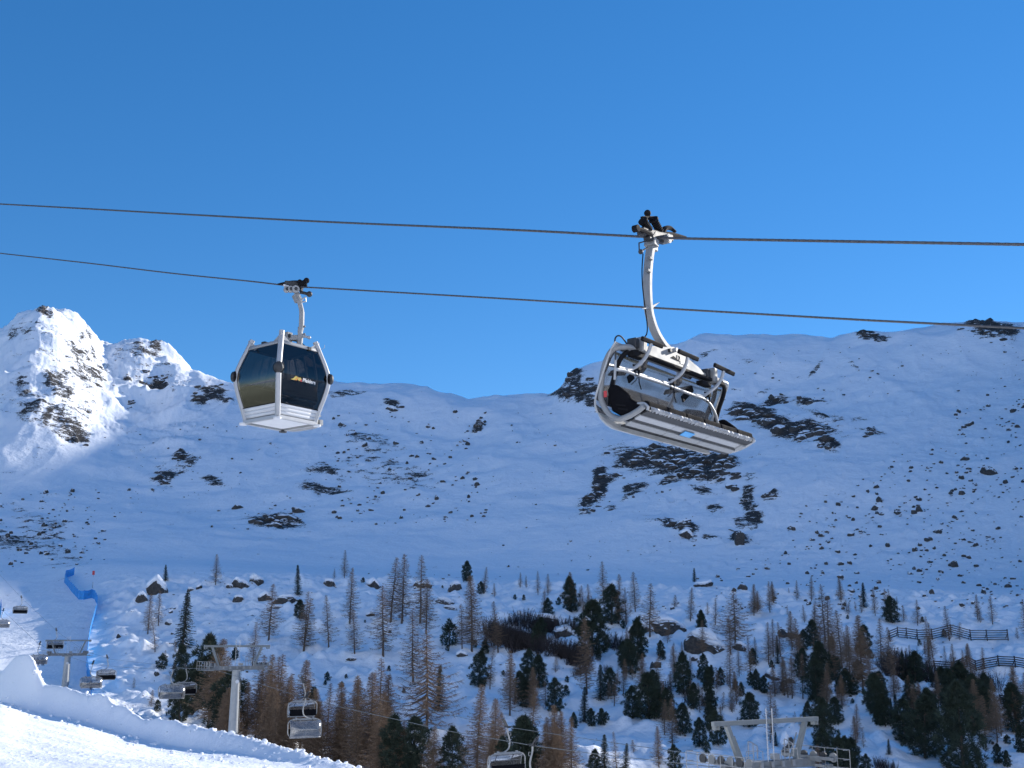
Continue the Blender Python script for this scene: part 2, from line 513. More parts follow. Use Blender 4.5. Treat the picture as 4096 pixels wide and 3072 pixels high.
ZB = pchip_eval(YL, ZL, yg)
TT, YY = np.meshgrid(tg, yg)
XX = TT * YY
dep = YY * CP + ZB * SP
PX = 2048 + F * XX / dep
PY = 1536 - F * (-YY * SP + ZB * CP) / dep

# snow-covered relief
Z = ZB.copy()
piste = (1 - smooth(330, 480, PX)) * smooth(150, 200, YY) * (1 - smooth(395, 430, YY))
shelf = smooth(335, 360, YY) * (1 - smooth(420, 450, YY))
forest = smooth(95, 130, YY) * (1 - smooth(320, 352, YY)) * (1 - piste)
Z += forest * (fbm(XX / 26, YY / 26, 3, 3) * 2.6 + fbm(XX / 8.5, YY / 8.5, 3, 9) * 1.7 + np.maximum(0, fbm(XX / 4.2, YY / 4.2, 2, 5) - 0.08) * 2.6)
bowl = smooth(430, 520, YY)
Z += bowl * (fbm(XX / 130, YY / 130, 4, 21) * 9 + (ridged(XX / 75, YY / 120, 3, 33) - 0.45) * 5.5 * smooth(520, 700, YY)
             + fbm(XX / 20, YY / 20, 3, 44) * 0.9)
talus = smooth(2300, 2700, PX) * smooth(1350, 1650, PY) * smooth(355, 400, YY)
Z += talus * np.maximum(0, fbm(XX / 6.5, YY / 6.5, 3, 51)) * 1.8
# the craggy summit at the left
crag = (1 - smooth(650, 1000, PX)) * smooth(640, 740, YY) * (1 - smooth(1050, 1150, YY))
u = XX * 0.8 + YY * 0.6; v = -XX * 0.6 + YY * 0.8
Z += crag * ((ridged(u / 110, v / 55, 6, 71) - 0.5) * 15 + ridged(u / 26, v / 10, 4, 83) * 1.7)

# bare rock: where cliffs and crags break through (px, py, rx, ry, angle, strength)
STAMPS = [
 (2640,1838,175,52,4,1.0),(2560,1822,120,34,-18,0.8),(2850,1865,110,46,8,1.0),(2920,1850,40,30,0,0.8),(2800,1910,130,30,8,0.85),(2700,1920,80,18,-10,0.75),
 (2400,1925,30,70,4,1.0),(2440,1905,60,16,-22,0.8),(2360,1990,45,22,-15,0.8),(2345,2045,40,16,-25,0.75),(2440,2025,30,16,0,0.7),(2545,1945,70,12,-8,0.7),(2520,1975,45,10,-25,0.65),
 (2720,2108,90,22,8,0.85),(2745,2130,40,24,20,0.9),(2840,2140,40,12,0,0.6),(2810,1968,50,14,5,0.7),(2860,2030,40,20,10,0.65),
 (2990,1990,26,55,8,0.75),(3010,2060,45,40,20,0.7),(2960,2085,30,25,0,0.6),(3085,1990,40,12,-4,0.75),(2955,2145,30,26,0,0.95),
 (3010,1655,90,36,12,1.0),(3120,1720,120,38,22,0.95),(3240,1730,110,30,4,0.75),(3310,1795,60,22,25,0.8),(3100,1600,60,22,-12,0.85),(3230,1612,70,16,6,0.75),(3330,1790,50,18,20,0.7),
 (3480,1735,45,12,5,0.75),(3430,1690,40,14,0,0.6),(3350,1690,35,20,0,0.6),(3280,1680,60,18,20,0.6),
 (2290,1505,45,50,-10,0.8),(2330,1560,70,34,0,0.85),(2260,1575,55,22,-15,0.85),(2380,1600,60,26,10,0.7),
 (3930,1325,70,26,8,0.9),(4010,1345,70,22,5,0.95),(3960,1360,60,14,-10,0.7),(3470,1345,50,16,5,0.8),(3520,1358,40,10,0,0.6),
 (2800,1420,60,10,-30,0.5),(3000,1430,40,10,10,0.5),(3260,1470,50,8,-45,0.55),(3420,1480,36,8,45,0.5),(3050,1560,40,9,-30,0.6),
 (1110,2070,110,34,4,0.85),(1060,2085,60,26,0,0.85),(1160,2060,60,20,20,0.8),(1300,1880,90,26,10,0.55),(1480,1770,110,40,10,0.45),(1260,1940,60,20,0,0.55),(1330,1950,60,16,10,0.6),
 (1570,1630,28,14,5,0.8),(1550,1615,20,8,0,0.6),(1910,1700,30,14,-25,0.85),(1380,1575,60,12,-8,0.65),(1290,1570,40,10,0,0.6),
 (240,1520,80,70,35,0.66),(330,1440,60,70,50,0.66),(380,1500,60,60,60,0.7),(300,1400,40,40,45,0.62),(160,1470,60,30,10,0.5),(110,1330,60,40,-40,0.55),(55,1340,30,30,-50,0.6),
 (180,1255,50,16,10,0.7),(350,1330,25,40,60,0.6),(210,1545,40,30,10,0.8),(250,1590,60,35,20,0.75),(130,1650,70,26,-15,0.85),(190,1680,30,18,-15,0.8),(90,1560,40,40,-40,0.6),
 (280,1680,90,40,25,0.62),(280,1735,70,45,20,0.85),(300,1765,60,20,25,0.9),(340,1770,22,40,40,0.7),(340,1650,40,40,40,0.6),(250,1700,60,40,10,0.62),
 (260,1440,200,130,35,0.30),(150,1640,180,100,20,0.30),(600,1440,130,60,25,0.28),
 (600,1510,70,16,22,0.75),(650,1515,50,24,30,0.8),(510,1490,24,12,10,0.7),(560,1400,60,30,25,0.5),(620,1390,30,30,50,0.55),(480,1420,30,20,-20,0.5),(720,1530,30,20,45,0.6),
 (850,1560,60,26,15,0.8),(800,1585,40,10,-5,0.75),(900,1590,40,14,20,0.7),(520,1608,14,10,20,0.8),
 (720,1845,34,22,10,0.85),(760,1860,30,30,60,0.6),(660,1920,46,18,-15,0.85),(700,1900,60,20,-10,0.55),(850,1920,50,14,12,0.65),(640,1900,30,26,0,0.5),
 (170,2130,120,60,10,0.42),(60,2170,120,50,10,0.45),(240,2230,90,40,10,0.42),(120,2060,90,30,20,0.38),
 (1500,1860,140,60,15,0.38),(1650,1900,120,50,15,0.36),
]
rock = np.zeros_like(Z)
STAMPS = [(a_, b_, c_, d_, e_, f_ * (0.84 if a_ < 480 and b_ < 1800 else 1.0)) for a_, b_, c_, d_, e_, f_ in STAMPS]
for (sx, sy, rx, ry, a, st) in STAMPS:
    m_ = (np.abs(PX - sx) < rx * 2.6) & (np.abs(PY - sy) < max(rx, ry) * 2.6)
    if not m_.any(): continue
    ca, sa = math.cos(R(a)), math.sin(R(a))
    dx = PX[m_] - sx; dy = PY[m_] - sy
    e = ((dx * ca + dy * sa) / rx) ** 2 + ((-dx * sa + dy * ca) / ry) ** 2
    rock[m_] = np.maximum(rock[m_], st * np.exp(-np.maximum(0, e - 0.35) * 1.1))
rock *= smooth(345, 420, YY)
rock = np.where((np.abs(TT) > 0.50) & (YY > 450), np.maximum(rock, 0.34 + 0.5 * fbm(XX / 90, YY / 90, 3, 91)), rock)
# ledges and broken faces where rock shows
Z += np.clip(rock - 0.35, 0, 1) * (fbm(XX / 13, YY / 7, 4, 61) * 7.5 + ridged(XX / 30, YY / 16, 3, 64) * 4.0)

def height(x, y):
    t = x / y
    j = np.clip(np.searchsorted(tg, t) - 1, 0, len(tg) - 2); i = np.clip(np.searchsorted(yg, y) - 1, 0, len(yg) - 2)
    a = (t - tg[j]) / (tg[j + 1] - tg[j]); b = (y - yg[i]) / (yg[i + 1] - yg[i])
    return float((Z[i, j] * (1 - a) + Z[i, j + 1] * a) * (1 - b) + (Z[i + 1, j] * (1 - a) + Z[i + 1, j + 1] * a) * b)

def hit(px, py, ymin=60.0):
    r = ray(px, py); t = r.x / r.y; k = r.z / r.y
    j = int(np.clip(np.searchsorted(tg, t) - 1, 0, len(tg) - 2))
    a = (t - tg[j]) / (tg[j + 1] - tg[j])
    col = Z[:, j] * (1 - a) + Z[:, j + 1] * a - k * yg
    ok = np.where((col[1:] >= 0) & (yg[1:] > ymin))[0]
    if len(ok) == 0: return None
    i = ok[0]
    c0, c1 = col[i], col[i + 1]
    f = 0 if c1 == c0 else min(1, max(0, -c0 / (c1 - c0)))
    y = yg[i] + f * (yg[i + 1] - yg[i])
    return Vector((t * y, y, height(t * y, y)))

def np_grid_mesh(name, X, Y, Zz, mat, attr=None):
    n, c = X.shape
    co = np.stack([X, Y, Zz], -1).reshape(-1, 3).astype(np.float32)
    idx = np.arange(n * c).reshape(n, c)
    q = np.stack([idx[:-1, :-1], idx[:-1, 1:], idx[1:, 1:], idx[1:, :-1]], -1).reshape(-1, 4).astype(np.int32)
    me = bpy.data.meshes.new(name)
    me.vertices.add(len(co)); me.vertices.foreach_set('co', co.ravel())
    me.loops.add(q.size); me.loops.foreach_set('vertex_index', q.ravel())
    me.polygons.add(len(q)); me.polygons.foreach_set('loop_start', np.arange(0, q.size, 4, dtype=np.int32))
    me.polygons.foreach_set('use_smooth', np.ones(len(q), dtype=bool))
    me.update(calc_edges=True)
    if attr is not None:
        at_ = me.attributes.new('rock', 'FLOAT', 'POINT')
        at_.data.foreach_set('value', attr.ravel().astype(np.float32))
    me.materials.append(mat)
    return me

terrain = mesh_obj('mountain_terrain', np_grid_mesh('mountain_terrain', XX, YY, Z, M['mountain'], rock))
tag(terrain, 'snow covered alpine bowl with rocky crags above a wooded slope', kind='structure')

# ------------------------------------------------------------------ unseen ridge right of the view, its crest shaped to keep the bowl in shade
tanel = math.tan(SUN_EL)
su = (math.sin(SUN_AZ), math.cos(SUN_AZ)); sv = (-math.cos(SUN_AZ), math.sin(SUN_AZ))
# places (x, y) and how high the ridge's shadow reaches there
SHADE = [(0,20,-30),(14,63,-18),(54,140,6),(12.5,125,-12),(-28,150,-14.5),(-21,209,5),(-56,300,20),(-115,280,4),(-100,590,108),(-100,760,178),(-228,915,216),(-340,830,158),(-380,900,180),(-311,985,222)]
pr_ = sorted([(sv[0] * x + sv[1] * y, z - tanel * (su[0] * x + su[1] * y)) for x, y, z in SHADE])
GC = [-400] + [p_[0] for p_ in pr_] + [1300, 1700]
GV = [-90] + [p_[1] for p_ in pr_] + [pr_[-1][1] + 75, pr_[-1][1] + 160]
cs = np.linspace(-350, 1250, 220)
Gc = gsm(np.interp(cs, GC, GV), 2)
kk = (0.52 * sv[1] - sv[0]) / (su[0] - 0.52 * su[1])      # keeps the crest right of the view
scr = np.maximum(640, kk * cs + 90)
flank = 430 + 0.2 * np.maximum(cs, 0)
ws = np.concatenate([np.linspace(-1, 0, 40), np.linspace(0, 1, 26)[1:]])
SX = []; SY = []; SZ = []
for w in ws:
    s_ = scr + w * (flank if w < 0 else 500)
    x = s_ * su[0] + cs * sv[0]; y = s_ * su[1] + cs * sv[1]
    Hc = Gc + tanel * scr
    z = Hc - (abs(w) ** 1.1) * (Hc + 60) * 1.0
    nz = fbm(x / 70, y / 70, 5, 14) * 26 * min(1, abs(w) * 5) + fbm(x / 30, y / 30, 3, 15) * 3 * (0.35 + min(1, abs(w) * 8))
    z = z + nz
    t_ = x / np.maximum(y, 1)
    for q in range(len(x)):
        if y[q] > 60 and t_[q] < 0.53:
            g_ = height(min(x[q], y[q] * 1.3), min(y[q], 2590.0)) - 14
            z[q] = min(z[q], g_) if t_[q] < 0.50 else min(z[q], g_ + (t_[q] - 0.50) / 0.03 * max(0, z[q] - g_))
    SX.append(x); SY.append(y); SZ.append(z)
SX = np.array(SX); SY = np.array(SY); SZ = np.array(SZ)
# keep its flank out of the mapped bowl: it only rises beside it
srock = 0.30 + 0.5 * fbm(SX / 80, SY / 80, 3, 18)
side = mesh_obj('shading_ridge', np_grid_mesh('shading_ridge', SX, SY, SZ, M['mountain'], srock))
tag(side, 'unseen steep snowy ridge right of the bowl, shaped to shade it', kind='structure')

# ------------------------------------------------------------------ foreground piste with its ploughed snow bank
DC = ([-900, -300, 0, 180, 400, 667, 1000, 1263, 1452, 2600, 4600], [78, 68, 64, 61, 57, 50, 43, 37, 33, 24, 20])
def dcr(px): return float(np.interp(px, *DC))
FL = [
 [(-900,4200,6),(0,4200,6),(1500,4200,6),(2600,4200,6),(4600,4200,6)],
 [(-900,3100,24),(0,3085,24),(700,3095,23),(1450,3200,18.5),(2600,3500,13),(4600,3700,11)],
 [(px,py,dcr(px)-2.3) for px,py in ((-900,2875),(-300,2845),(0,2800),(100,2842),(340,2890),(450,2925),(630,2975),(790,3000),(1000,3020),(1260,3075),(1450,3120),(2600,3450),(4600,3650))],
 [(px,py,dcr(px)) for px,py in ((-900,2760),(-300,2700),(0,2690),(20,2676),(40,2652),(60,2630),(80,2618),(100,2614),(118,2618),(134,2634),(148,2662),(162,2700),(180,2734),(250,2748),(368,2783),(400,2778),(430,2795),(457,2820),(500,2828),(578,2878),(667,2880),(746,2904),(790,2905),(925,2937),(1000,2954),(1098,2983),(1263,3026),(1452,3074),(2600,3400),(4600,3600))],
]
ftg = np.concatenate([np.linspace(-0.75, -0.48, 60, endpoint=False), np.linspace(-0.48, -0.10, 620, endpoint=False), np.linspace(-0.10, 0.60, 90)])
fyg = np.concatenate([np.linspace(2.4, 18, 30, endpoint=False), np.linspace(18, 70, 470, endpoint=False), np.linspace(70, 125, 24)])
fY = []; fZ = []
for i, L in enumerate(FL):
    T = []; Y = []; Zq = []
    for (px, py, d) in L:
        p = at(px, py, d); T.append(p.x / p.y); Y.append(p.y); Zq.append(p.z)
    w = 2 if i == 3 else 12
    fY.append(gsm(np.interp(ftg, T, Y), 10)); fZ.append(gsm(np.interp(ftg, T, Zq), w))
fY.insert(0, np.full_like(ftg, 2.2)); fZ.insert(0, np.full_like(ftg, -1.75))
fY.append(fY[-1] + 2.5); fZ.append(fZ[-1] - 1.3)
fY.append(fY[-1] + 30); fZ.append(np.full_like(ftg, -20.0))
fY.append(np.full_like(ftg, 130.0)); fZ.append(np.full_like(ftg, -27.0))
fY = np.array(fY); fZ = np.array(fZ)
FZ = pchip_eval(fY, fZ, fyg)
FT, FYY = np.meshgrid(ftg, fyg)
FX = FT * FYY
crest = fY[4][None, :]; foot = fY[3][None, :]
onbank = smooth(0, 1, (FYY - foot + 0.6) / 1.2) * (1 - smooth(crest + 2.5, crest + 6, FYY))
edge = np.exp(-((FYY - crest) / 1.3) ** 2)
FZ += onbank * fbm(FX / 3.0, FYY / 3.0, 3, 101) * 0.10 + edge * (fbm(FX / 0.9, FYY / 0.9, 3, 104) * 0.10 + np.maximum(0, fbm(FX / 0.4, FYY / 0.4, 3, 105) - 0.1) * 0.20)
FZ += (1 - onbank) * (fbm(FX / 5.0, FYY / 5.0, 3, 111) * 0.08 + fbm(FX / 0.6, FYY / 0.9, 3, 113) * 0.016 + np.maximum(0, fbm(FX / 0.22, FYY / 0.30, 2, 117) - 0.12) * 0.055)
# faint groomer grooves running along the piste
gr = np.sin((FX * 0.80 + FYY * 0.60) * 2 * math.pi / 1.6)
FZ += (1 - onbank) * gr * 0.013
pisteo = mesh_obj('piste', np_grid_mesh('piste', FX, FYY, FZ, M['piste']))
tag(pisteo, 'sunlit groomed piste with a ploughed snow bank along its edge', kind='structure')

def fheight(x, y):
    t = x / y
    j = np.clip(np.searchsorted(ftg, t) - 1, 0, len(ftg) - 2); i = np.clip(np.searchsorted(fyg, y) - 1, 0, len(fyg) - 2)
    return float(FZ[i, j])

# lumps of ploughed snow lying along the bank
rng = random.Random(5)
lump = MB()
for k in range(300):
    j = rng.randrange(60, 690)
    if rng.random() < 0.62: y = fY[4][j] + rng.gauss(-0.6, 0.9)
    else: y = fY[3][j] - abs(rng.gauss(0, 4))
    x = ftg[j] * y
    r_ = abs(rng.gauss(0, 0.04)) + 0.02
    if rng.random() < 0.04: r_ *= 1.9
    c = Vector((x, y, fheight(x, y) + r_ * 0.25))
    n0 = len(lump.v)
    lump.sphere(c, (r_ * rng.uniform(.8, 1.3), r_ * rng.uniform(.8, 1.3), r_ * rng.uniform(.6, 1.0)), 7, 5)
    for q in range(n0, len(lump.v)):
        p = Vector(lump.v[q]); d = p - c
        lump.v[q] = tuple(c + d * rng.uniform(0.8, 1.2))
tag(lump.build('snow_lumps', M['piste']), 'loose lumps of ploughed snow along the bank', 'snow', kind='stuff')

# ------------------------------------------------------------------ unseen valley side behind the viewer: snow, some larch wood, steepened for bounce light
ox = np.linspace(-2400, 2400, 200); oy = np.concatenate([np.linspace(3.0, -60, 24), np.linspace(-75, -1300, 60)])
OX, OY = np.meshgrid(ox, oy)
OZ = -1.95 - 17 * smooth(6, 50, OX) * smooth(-90, -5, OY) + 0.62 * np.maximum(0, -OY - 45) + fbm(OX / 120, OY / 120, 4, 301) * 26 * smooth(-60, -220, OY)
OZ -= 4.0 * smooth(60, 400, np.abs(OX)) * smooth(-40, 3, OY)
def hillside_mat():
    m, nt, b = new_mat('opposite_hillside')
    tc = nt.nodes.new('ShaderNodeTexCoord')
    n = noise_node(nt, 0.012, 8, 0.7, tc.outputs['Object'])
    f = noise_node(nt, 0.12, 6, 0.7, tc.outputs['Object'])
    k = math_node(nt, 'ADD', n.outputs['Fac'], math_node(nt, 'MULTIPLY', math_node(nt, 'SUBTRACT', f.outputs['Fac'], 0.5), 0.5))
    wood = ramp(nt, f.outputs['Fac'], [(0.35, (0.05, 0.045, 0.03)), (0.6, (0.14, 0.10, 0.07))])
    mask = ramp(nt, k, [(0.60, 0.0), (0.66, 1.0)])
    nt.links.new(mixc(nt, mask.outputs[0], SNOW, wood.outputs[0]), b.inputs['Base Color'])
    b.inputs['Roughness'].default_value = 0.8
    return m
tag(mesh_obj('opposite_slope', np_grid_mesh('opposite_slope', OX, OY, OZ, hillside_mat())), 'unseen snowy wooded hillside behind the viewer, shaped for bounce light', kind='structure')
# ------------------------------------------------------------------ boulders
def rock_mesh(name, seed, sub=2, cuts=9):
    rg = random.Random(seed)
    bm = bmesh.new()
    bmesh.ops.create_icosphere(bm, subdivisions=sub, radius=1.0)
    planes = []
    for k in range(cuts):
        n = Vector((rg.gauss(0, 1), rg.gauss(0, 1), rg.gauss(0, 0.8))).normalized()
        planes.append((n, rg.uniform(0.55, 0.85)))
    for v in bm.verts:
        for n, d in planes:
            q = v.co.dot(n)
            if q > d: v.co -= n * (q - d) * 0.95
        v.co += Vector((rg.uniform(-1, 1), rg.uniform(-1, 1), rg.uniform(-1, 1))) * (0.035 if sub > 2 else 0.06)
    # widen back to about unit radius
    mx = [max(abs(v.co[i]) for v in bm.verts) for i in range(3)]
    for v in bm.verts:
        v.co = Vector((v.co.x / mx[0], v.co.y / mx[1], v.co.z / mx[2]))
    me = bpy.data.meshes.new(name); bm.to_mesh(me); bm.free()
    me.materials.append(M['boulder'])
    return me

ROCKS = [rock_mesh('boulder', 40 + k, 2) for k in range(8)]
BIGROCKS = [rock_mesh('boulder', 70 + k, 4, 12) for k in range(8)]

def cap_mesh(src, th, seed):
    # pillow of snow resting on the upper faces of a boulder
    bm = bmesh.new(); bm.from_mesh(src)
    bm.normal_update()
    dele = [f for f in bm.faces if f.normal.z < 0.45]
    bmesh.ops.delete(bm, geom=dele, context='FACES')
    if not bm.faces:
        bm.free(); return None
    for k in range(4): bmesh.ops.smooth_vert(bm, verts=bm.verts, factor=0.5, use_axis_x=True, use_axis_y=True, use_axis_z=True)
    top = bmesh.ops.extrude_face_region(bm, geom=list(bm.faces))
    vs = [g for g in top['geom'] if isinstance(g, bmesh.types.BMVert)]
    for v in vs: v.co.z += th
    for k in range(3): bmesh.ops.smooth_vert(bm, verts=vs, factor=0.4, use_axis_x=True, use_axis_y=True, use_axis_z=True)
    bmesh.ops.recalc_face_normals(bm, faces=bm.faces)
    me = bpy.data.meshes.new('snow_cap'); bm.to_mesh(me); bm.free()
    me.polygons.foreach_set('use_smooth', [True] * len(me.polygons))
    me.materials.append(M['cap'])
    return me

# (centre px, base py, width px, height px, tilt deg, snow cap 0/1, label)
BIG = [
 (622,2372,98,66,0,1,'largest dark boulder with thick snow hat beside the lone pine above the piste'),
 (563,2404,48,34,0,1,'small snow-heaped boulder just below left of the big snow-hatted one'),
 (962,2345,74,38,0,1,'rounded boulder with white cap, left of the slanted slab'),
 (1027,2330,62,34,-18,1,'slanted wedge boulder with white top right of the rounded one'),
 (917,2352,34,16,0,1,'low stone half buried in front of the capped boulder pair'),
 (797,2354,28,20,0,1,'small dark stone in the snow right of the big snow-hatted boulder'),
 (762,2362,36,12,0,1,'flat low stone between big snow-hatted boulder and the larch'),
 (951,2404,44,20,0,1,'flat grey stone with white top on open snow below the boulder pair'),
 (1060,2402,70,36,0,1,'dark left end block of the long snow-roofed ledge'),
 (1140,2408,110,28,2,1,'long low overhanging ledge under a thick snow roof'),
 (1112,2434,80,14,-3,1,'thin dark ledge in the snow just below the long overhang'),
 (678,2496,40,16,0,1,'flat dark stone left of the slender spruce'),
 (473,2552,20,22,20,0,'lone black stone in smooth snow beside the piste'),
 (683,2452,18,14,0,1,'little snow-topped stone above the flat one by the spruce'),
 (625,2700,24,20,0,1,'dark stone among the snow pillows above the lower left bushes'),
 (1315,2346,50,26,0,1,'snow-draped boulder on the rim right of the lone spruce'),
 (1489,2350,60,36,0,1,'white pyramid boulder on the rim left of the tall larch group'),
 (1820,2358,64,30,0,1,'dark boulder under the white snow cone on the treeline'),
 (1690,2345,80,26,-10,1,'brown slab behind the tall larch group'),
 (1785,2412,90,20,6,1,'arched dark ledge left of the dense brown larch'),
 (1800,2438,70,14,4,1,'lower thin ledge below the arched one'),
 (1483,2462,44,14,0,1,'short dark ledge left of the tall larch group'),
 (1405,2640,44,12,0,1,'thin stone lying alone on the open snow below the larches'),
 (1662,2740,48,12,0,0,'dark stone at the foot of the big spreading larch'),
 (1846,2624,52,18,-6,1,'flat dark stone right of the large larch trunk base'),
 (2648,2528,212,58,4,1,'biggest long dark slab wall right of the black pine'),
 (2570,2490,50,34,20,1,'hooked left tip of the long slab wall'),
 (2835,2598,190,72,10,1,'second long dark slab below a smooth snow roof'),
 (2960,2600,70,30,22,1,'tapering right end of the second slab'),
 (2818,2345,88,28,0,1,'flat dark rock with lone spruce at its left end'),
 (2970,2354,42,22,0,0,'small triangular rock on smooth snow under the bowl'),
 (2625,2668,46,24,0,0,'winged black stone below the large black pine'),
 (2552,2676,22,12,0,1,'small stone left of the winged black one'),
 (2736,2696,32,18,0,1,'round stone with white top under the second slab'),
 (2785,2640,40,18,0,1,'dark stone at the right foot of the long slab wall'),
 (2599,2862,22,30,10,0,'upright stone right of the middle pine'),
 (2575,2855,16,18,0,0,'smaller stone left of the upright one'),
 (2614,2836,16,18,0,0,'small block above the upright stone'),
 (2560,2545,120,60,0,1,'rocky shelf hidden behind the large black pine'),
 (2180,2510,120,46,6,1,'dark broken shelf in the alder thicket'),
 (2260,2545,110,40,10,1,'lower broken shelf at the right of the alder thicket'),
 (2340,2520,70,50,0,1,'dark block behind the tall black pine by the thicket'),
 (3160,2540,92,30,8,0,'pointed dark overhang among the thin larches'),
 (3093,2716,70,34,5,1,'brown boulder with snow cap above the small pines'),
 (3159,2730,50,22,0,1,'curved low stone right of the brown capped boulder'),
 (3160,2985,60,50,-35,1,'tilted brown slab above the right tower gantry'),
 (3653,2775,66,26,6,1,'long dark stone above the two huge black pines'),
 (3720,2782,60,22,0,1,'dark stone right of the long one above the huge pines'),
 (3600,2874,56,22,16,1,'low dark stone left of the huge black pines'),
 (3816,2265,48,24,-25,0,'large slanted stone on the lower talus'),
 (3960,1895,70,42,0,0,'largest grey boulder high on the right talus'),
 (3680,2045,30,28,0,0,'dark square boulder in the middle of the talus'),
 (3500,2040,34,24,0,0,'pointed dark boulder on the left part of the talus'),
 (3880,1700,46,22,-8,0,'flat dark boulder near the top of the talus'),
 (3860,1840,44,18,0,0,'low dark boulder left of the largest grey one'),
 (2960,2168,44,46,0,0,'big kite-shaped dark boulder under the cliffs'),
 (2745,2150,70,36,10,1,'large rounded crag block in the lower cliff band'),
 (3480,1740,40,18,0,0,'dark boulder at the upper left end of the talus'),
 (520,1612,20,16,0,0,'dark rock alone on the shaded snow under the sunlit summit'),
 (1570,1640,60,18,6,1,'dark block under the snow cornice right of the gondola'),
 (1910,1705,42,16,-28,0,'dark wedge rock high on the smooth headwall'),
 (1460,1785,26,22,0,0,'round dark stone above the central rock field'),
]
def place_rock(me, px, py, wpx, hpx, tilt, rz, sink=0.25):
    p = hit(px, py, 100)
    if p is None: return None
    s = p.y / F
    o = bpy.data.objects.new('boulder', me); COL.objects.link(o)
    w = wpx * s * 0.5; h = hpx * s * 0.85
    o.location = (p.x, p.y + w * 0.2, p.z + h * 0.10)
    o.rotation_euler = (0, R(tilt), rz)
    o.scale = (w, min(w * 0.8, h * 2.2), h)
    return o

rb = random.Random(11)
for k, (px, py, w, h, tl, cap, lab) in enumerate(BIG):
    me = BIGROCKS[k % 8]
    o = place_rock(me, px, py, w, h, tl, rb.uniform(-0.35, 0.35))
    if o is None: continue
    tag(o, lab, 'boulder')
    if cap:
        hp = o.scale.z
        cm = cap_mesh(me, 0.22 + 0.25 / max(0.6, hp), k)
        if cm:
            c = mesh_obj('snow_cap', cm, o)
            c.location = (0, 0, 0.03)

# rock outcrops in the cliff bands: slabs breaking out of the snow
def region(px, py):
    if px < 480: return 'on the sunlit left summit'
    if px < 1000: return 'under the second left summit' if py < 1700 else 'on the left shaded headwall'
    if px < 2200: return 'on the headwall between gondola and chair' if py < 1800 else 'low in the middle of the bowl'
    if py < 1480: return 'along the right skyline'
    if px < 2500 and py < 1700: return 'on the skyline step left of the chair'
    if px >= 2940 and py < 1850: return 'in the cliff band right of the chair'
    return 'in the cliff under the chair'
OUT = [st for st in STAMPS if st[5] >= 0.75]
OUT.sort(key=lambda q: q[0])
cnt = {}
tot_ = {}
for st in OUT: tot_[region(st[0], st[1])] = tot_.get(region(st[0], st[1]), 0) + 1
NTH = ['leftmost', 'second', 'third', 'fourth', 'fifth', 'sixth', 'seventh', 'eighth', 'ninth', 'tenth', 'eleventh', 'twelfth', 'thirteenth', 'fourteenth', 'fifteenth', 'sixteenth', 'seventeenth', 'eighteenth', 'nineteenth', 'twentieth']
for (sx, sy, rx, ry, a, st) in OUT:
    c0 = hit(sx, sy, 350)
    if c0 is None: continue
    rgn = region(sx, sy); k = cnt.get(rgn, 0); cnt[rgn] = k + 1
    e = empty('rock_outcrop', c0)
    ca, sa = math.cos(R(a)), math.sin(R(a))
    for q in range(max(5, int(rx * ry / 260))):
        u_ = rb.gauss(0, .5); v_ = rb.gauss(0, .5)
        px = sx + ca * u_ * rx - sa * v_ * ry; py = sy + sa * u_ * rx + ca * v_ * ry
        p = hit(px, py, 350)
        if p is None: continue
        w = rb.uniform(12, 44) * p.y / F * (1.25 if rx > 80 else 0.75); h = w * rb.uniform(.22, .5)
        o = bpy.data.objects.new('slab', ROCKS[rb.randrange(8)]); COL.objects.link(o); o.parent = e
        o.location = p - c0 + Vector((0, w * .15, h * .05)); o.rotation_euler = (rb.uniform(-.3, .2), R(-a) * .6 + rb.uniform(-.35, .35), rb.uniform(-.7, .7)); o.scale = (w * .7, w * .4, h)
    if tot_[rgn] == 1: lab = 'only dark broken rock outcrop %s' % rgn
    elif k == 0: lab = 'leftmost dark broken rock outcrop %s' % rgn
    elif k == tot_[rgn] - 1: lab = 'rightmost dark broken rock outcrop %s' % rgn
    else: lab = '%s dark broken rock outcrop from left %s' % (NTH[k], rgn)
    tag(e, lab, 'rock', 'rock outcrops of the bowl')

# scattered stones: (region polygon box, count, size range px, label, group)
FIELDS = [
 ((2600, 4096, 1560, 2440), 640, (7, 30), 'small dark stone poking out of the snow on the right-hand talus', 'stones on the right talus'),
 ((1330, 1980, 1650, 2100), 210, (6, 26), 'small dark stone in the rock field in the middle of the bowl', 'stones in the central rock field'),
 ((0, 420, 1960, 2275), 140, (7, 28), 'small dark stone on the shaded slope above the piste at left', 'stones above the left piste'),
 ((420, 1330, 1700, 2120), 110, (4, 16), 'small dark stone on the smooth headwall below the gondola', 'stones on the left headwall'),
 ((1980, 2800, 1650, 2330), 120, (4, 15), 'small dark stone on the slope below the empty chair', 'stones below the cliffs'),
 ((2900, 4096, 1380, 1600), 70, (5, 16), 'small dark stone near the right-hand skyline', 'stones near the right skyline'),
 ((500, 4000, 2420, 2980), 170, (5, 15), 'small dark stone in the snow between the trees', 'stones between the trees'),
 ((500, 2600, 2290, 2400), 60, (5, 14), 'small dark stone along the edge of the open shelf', 'stones along the shelf'),
]
cand = []
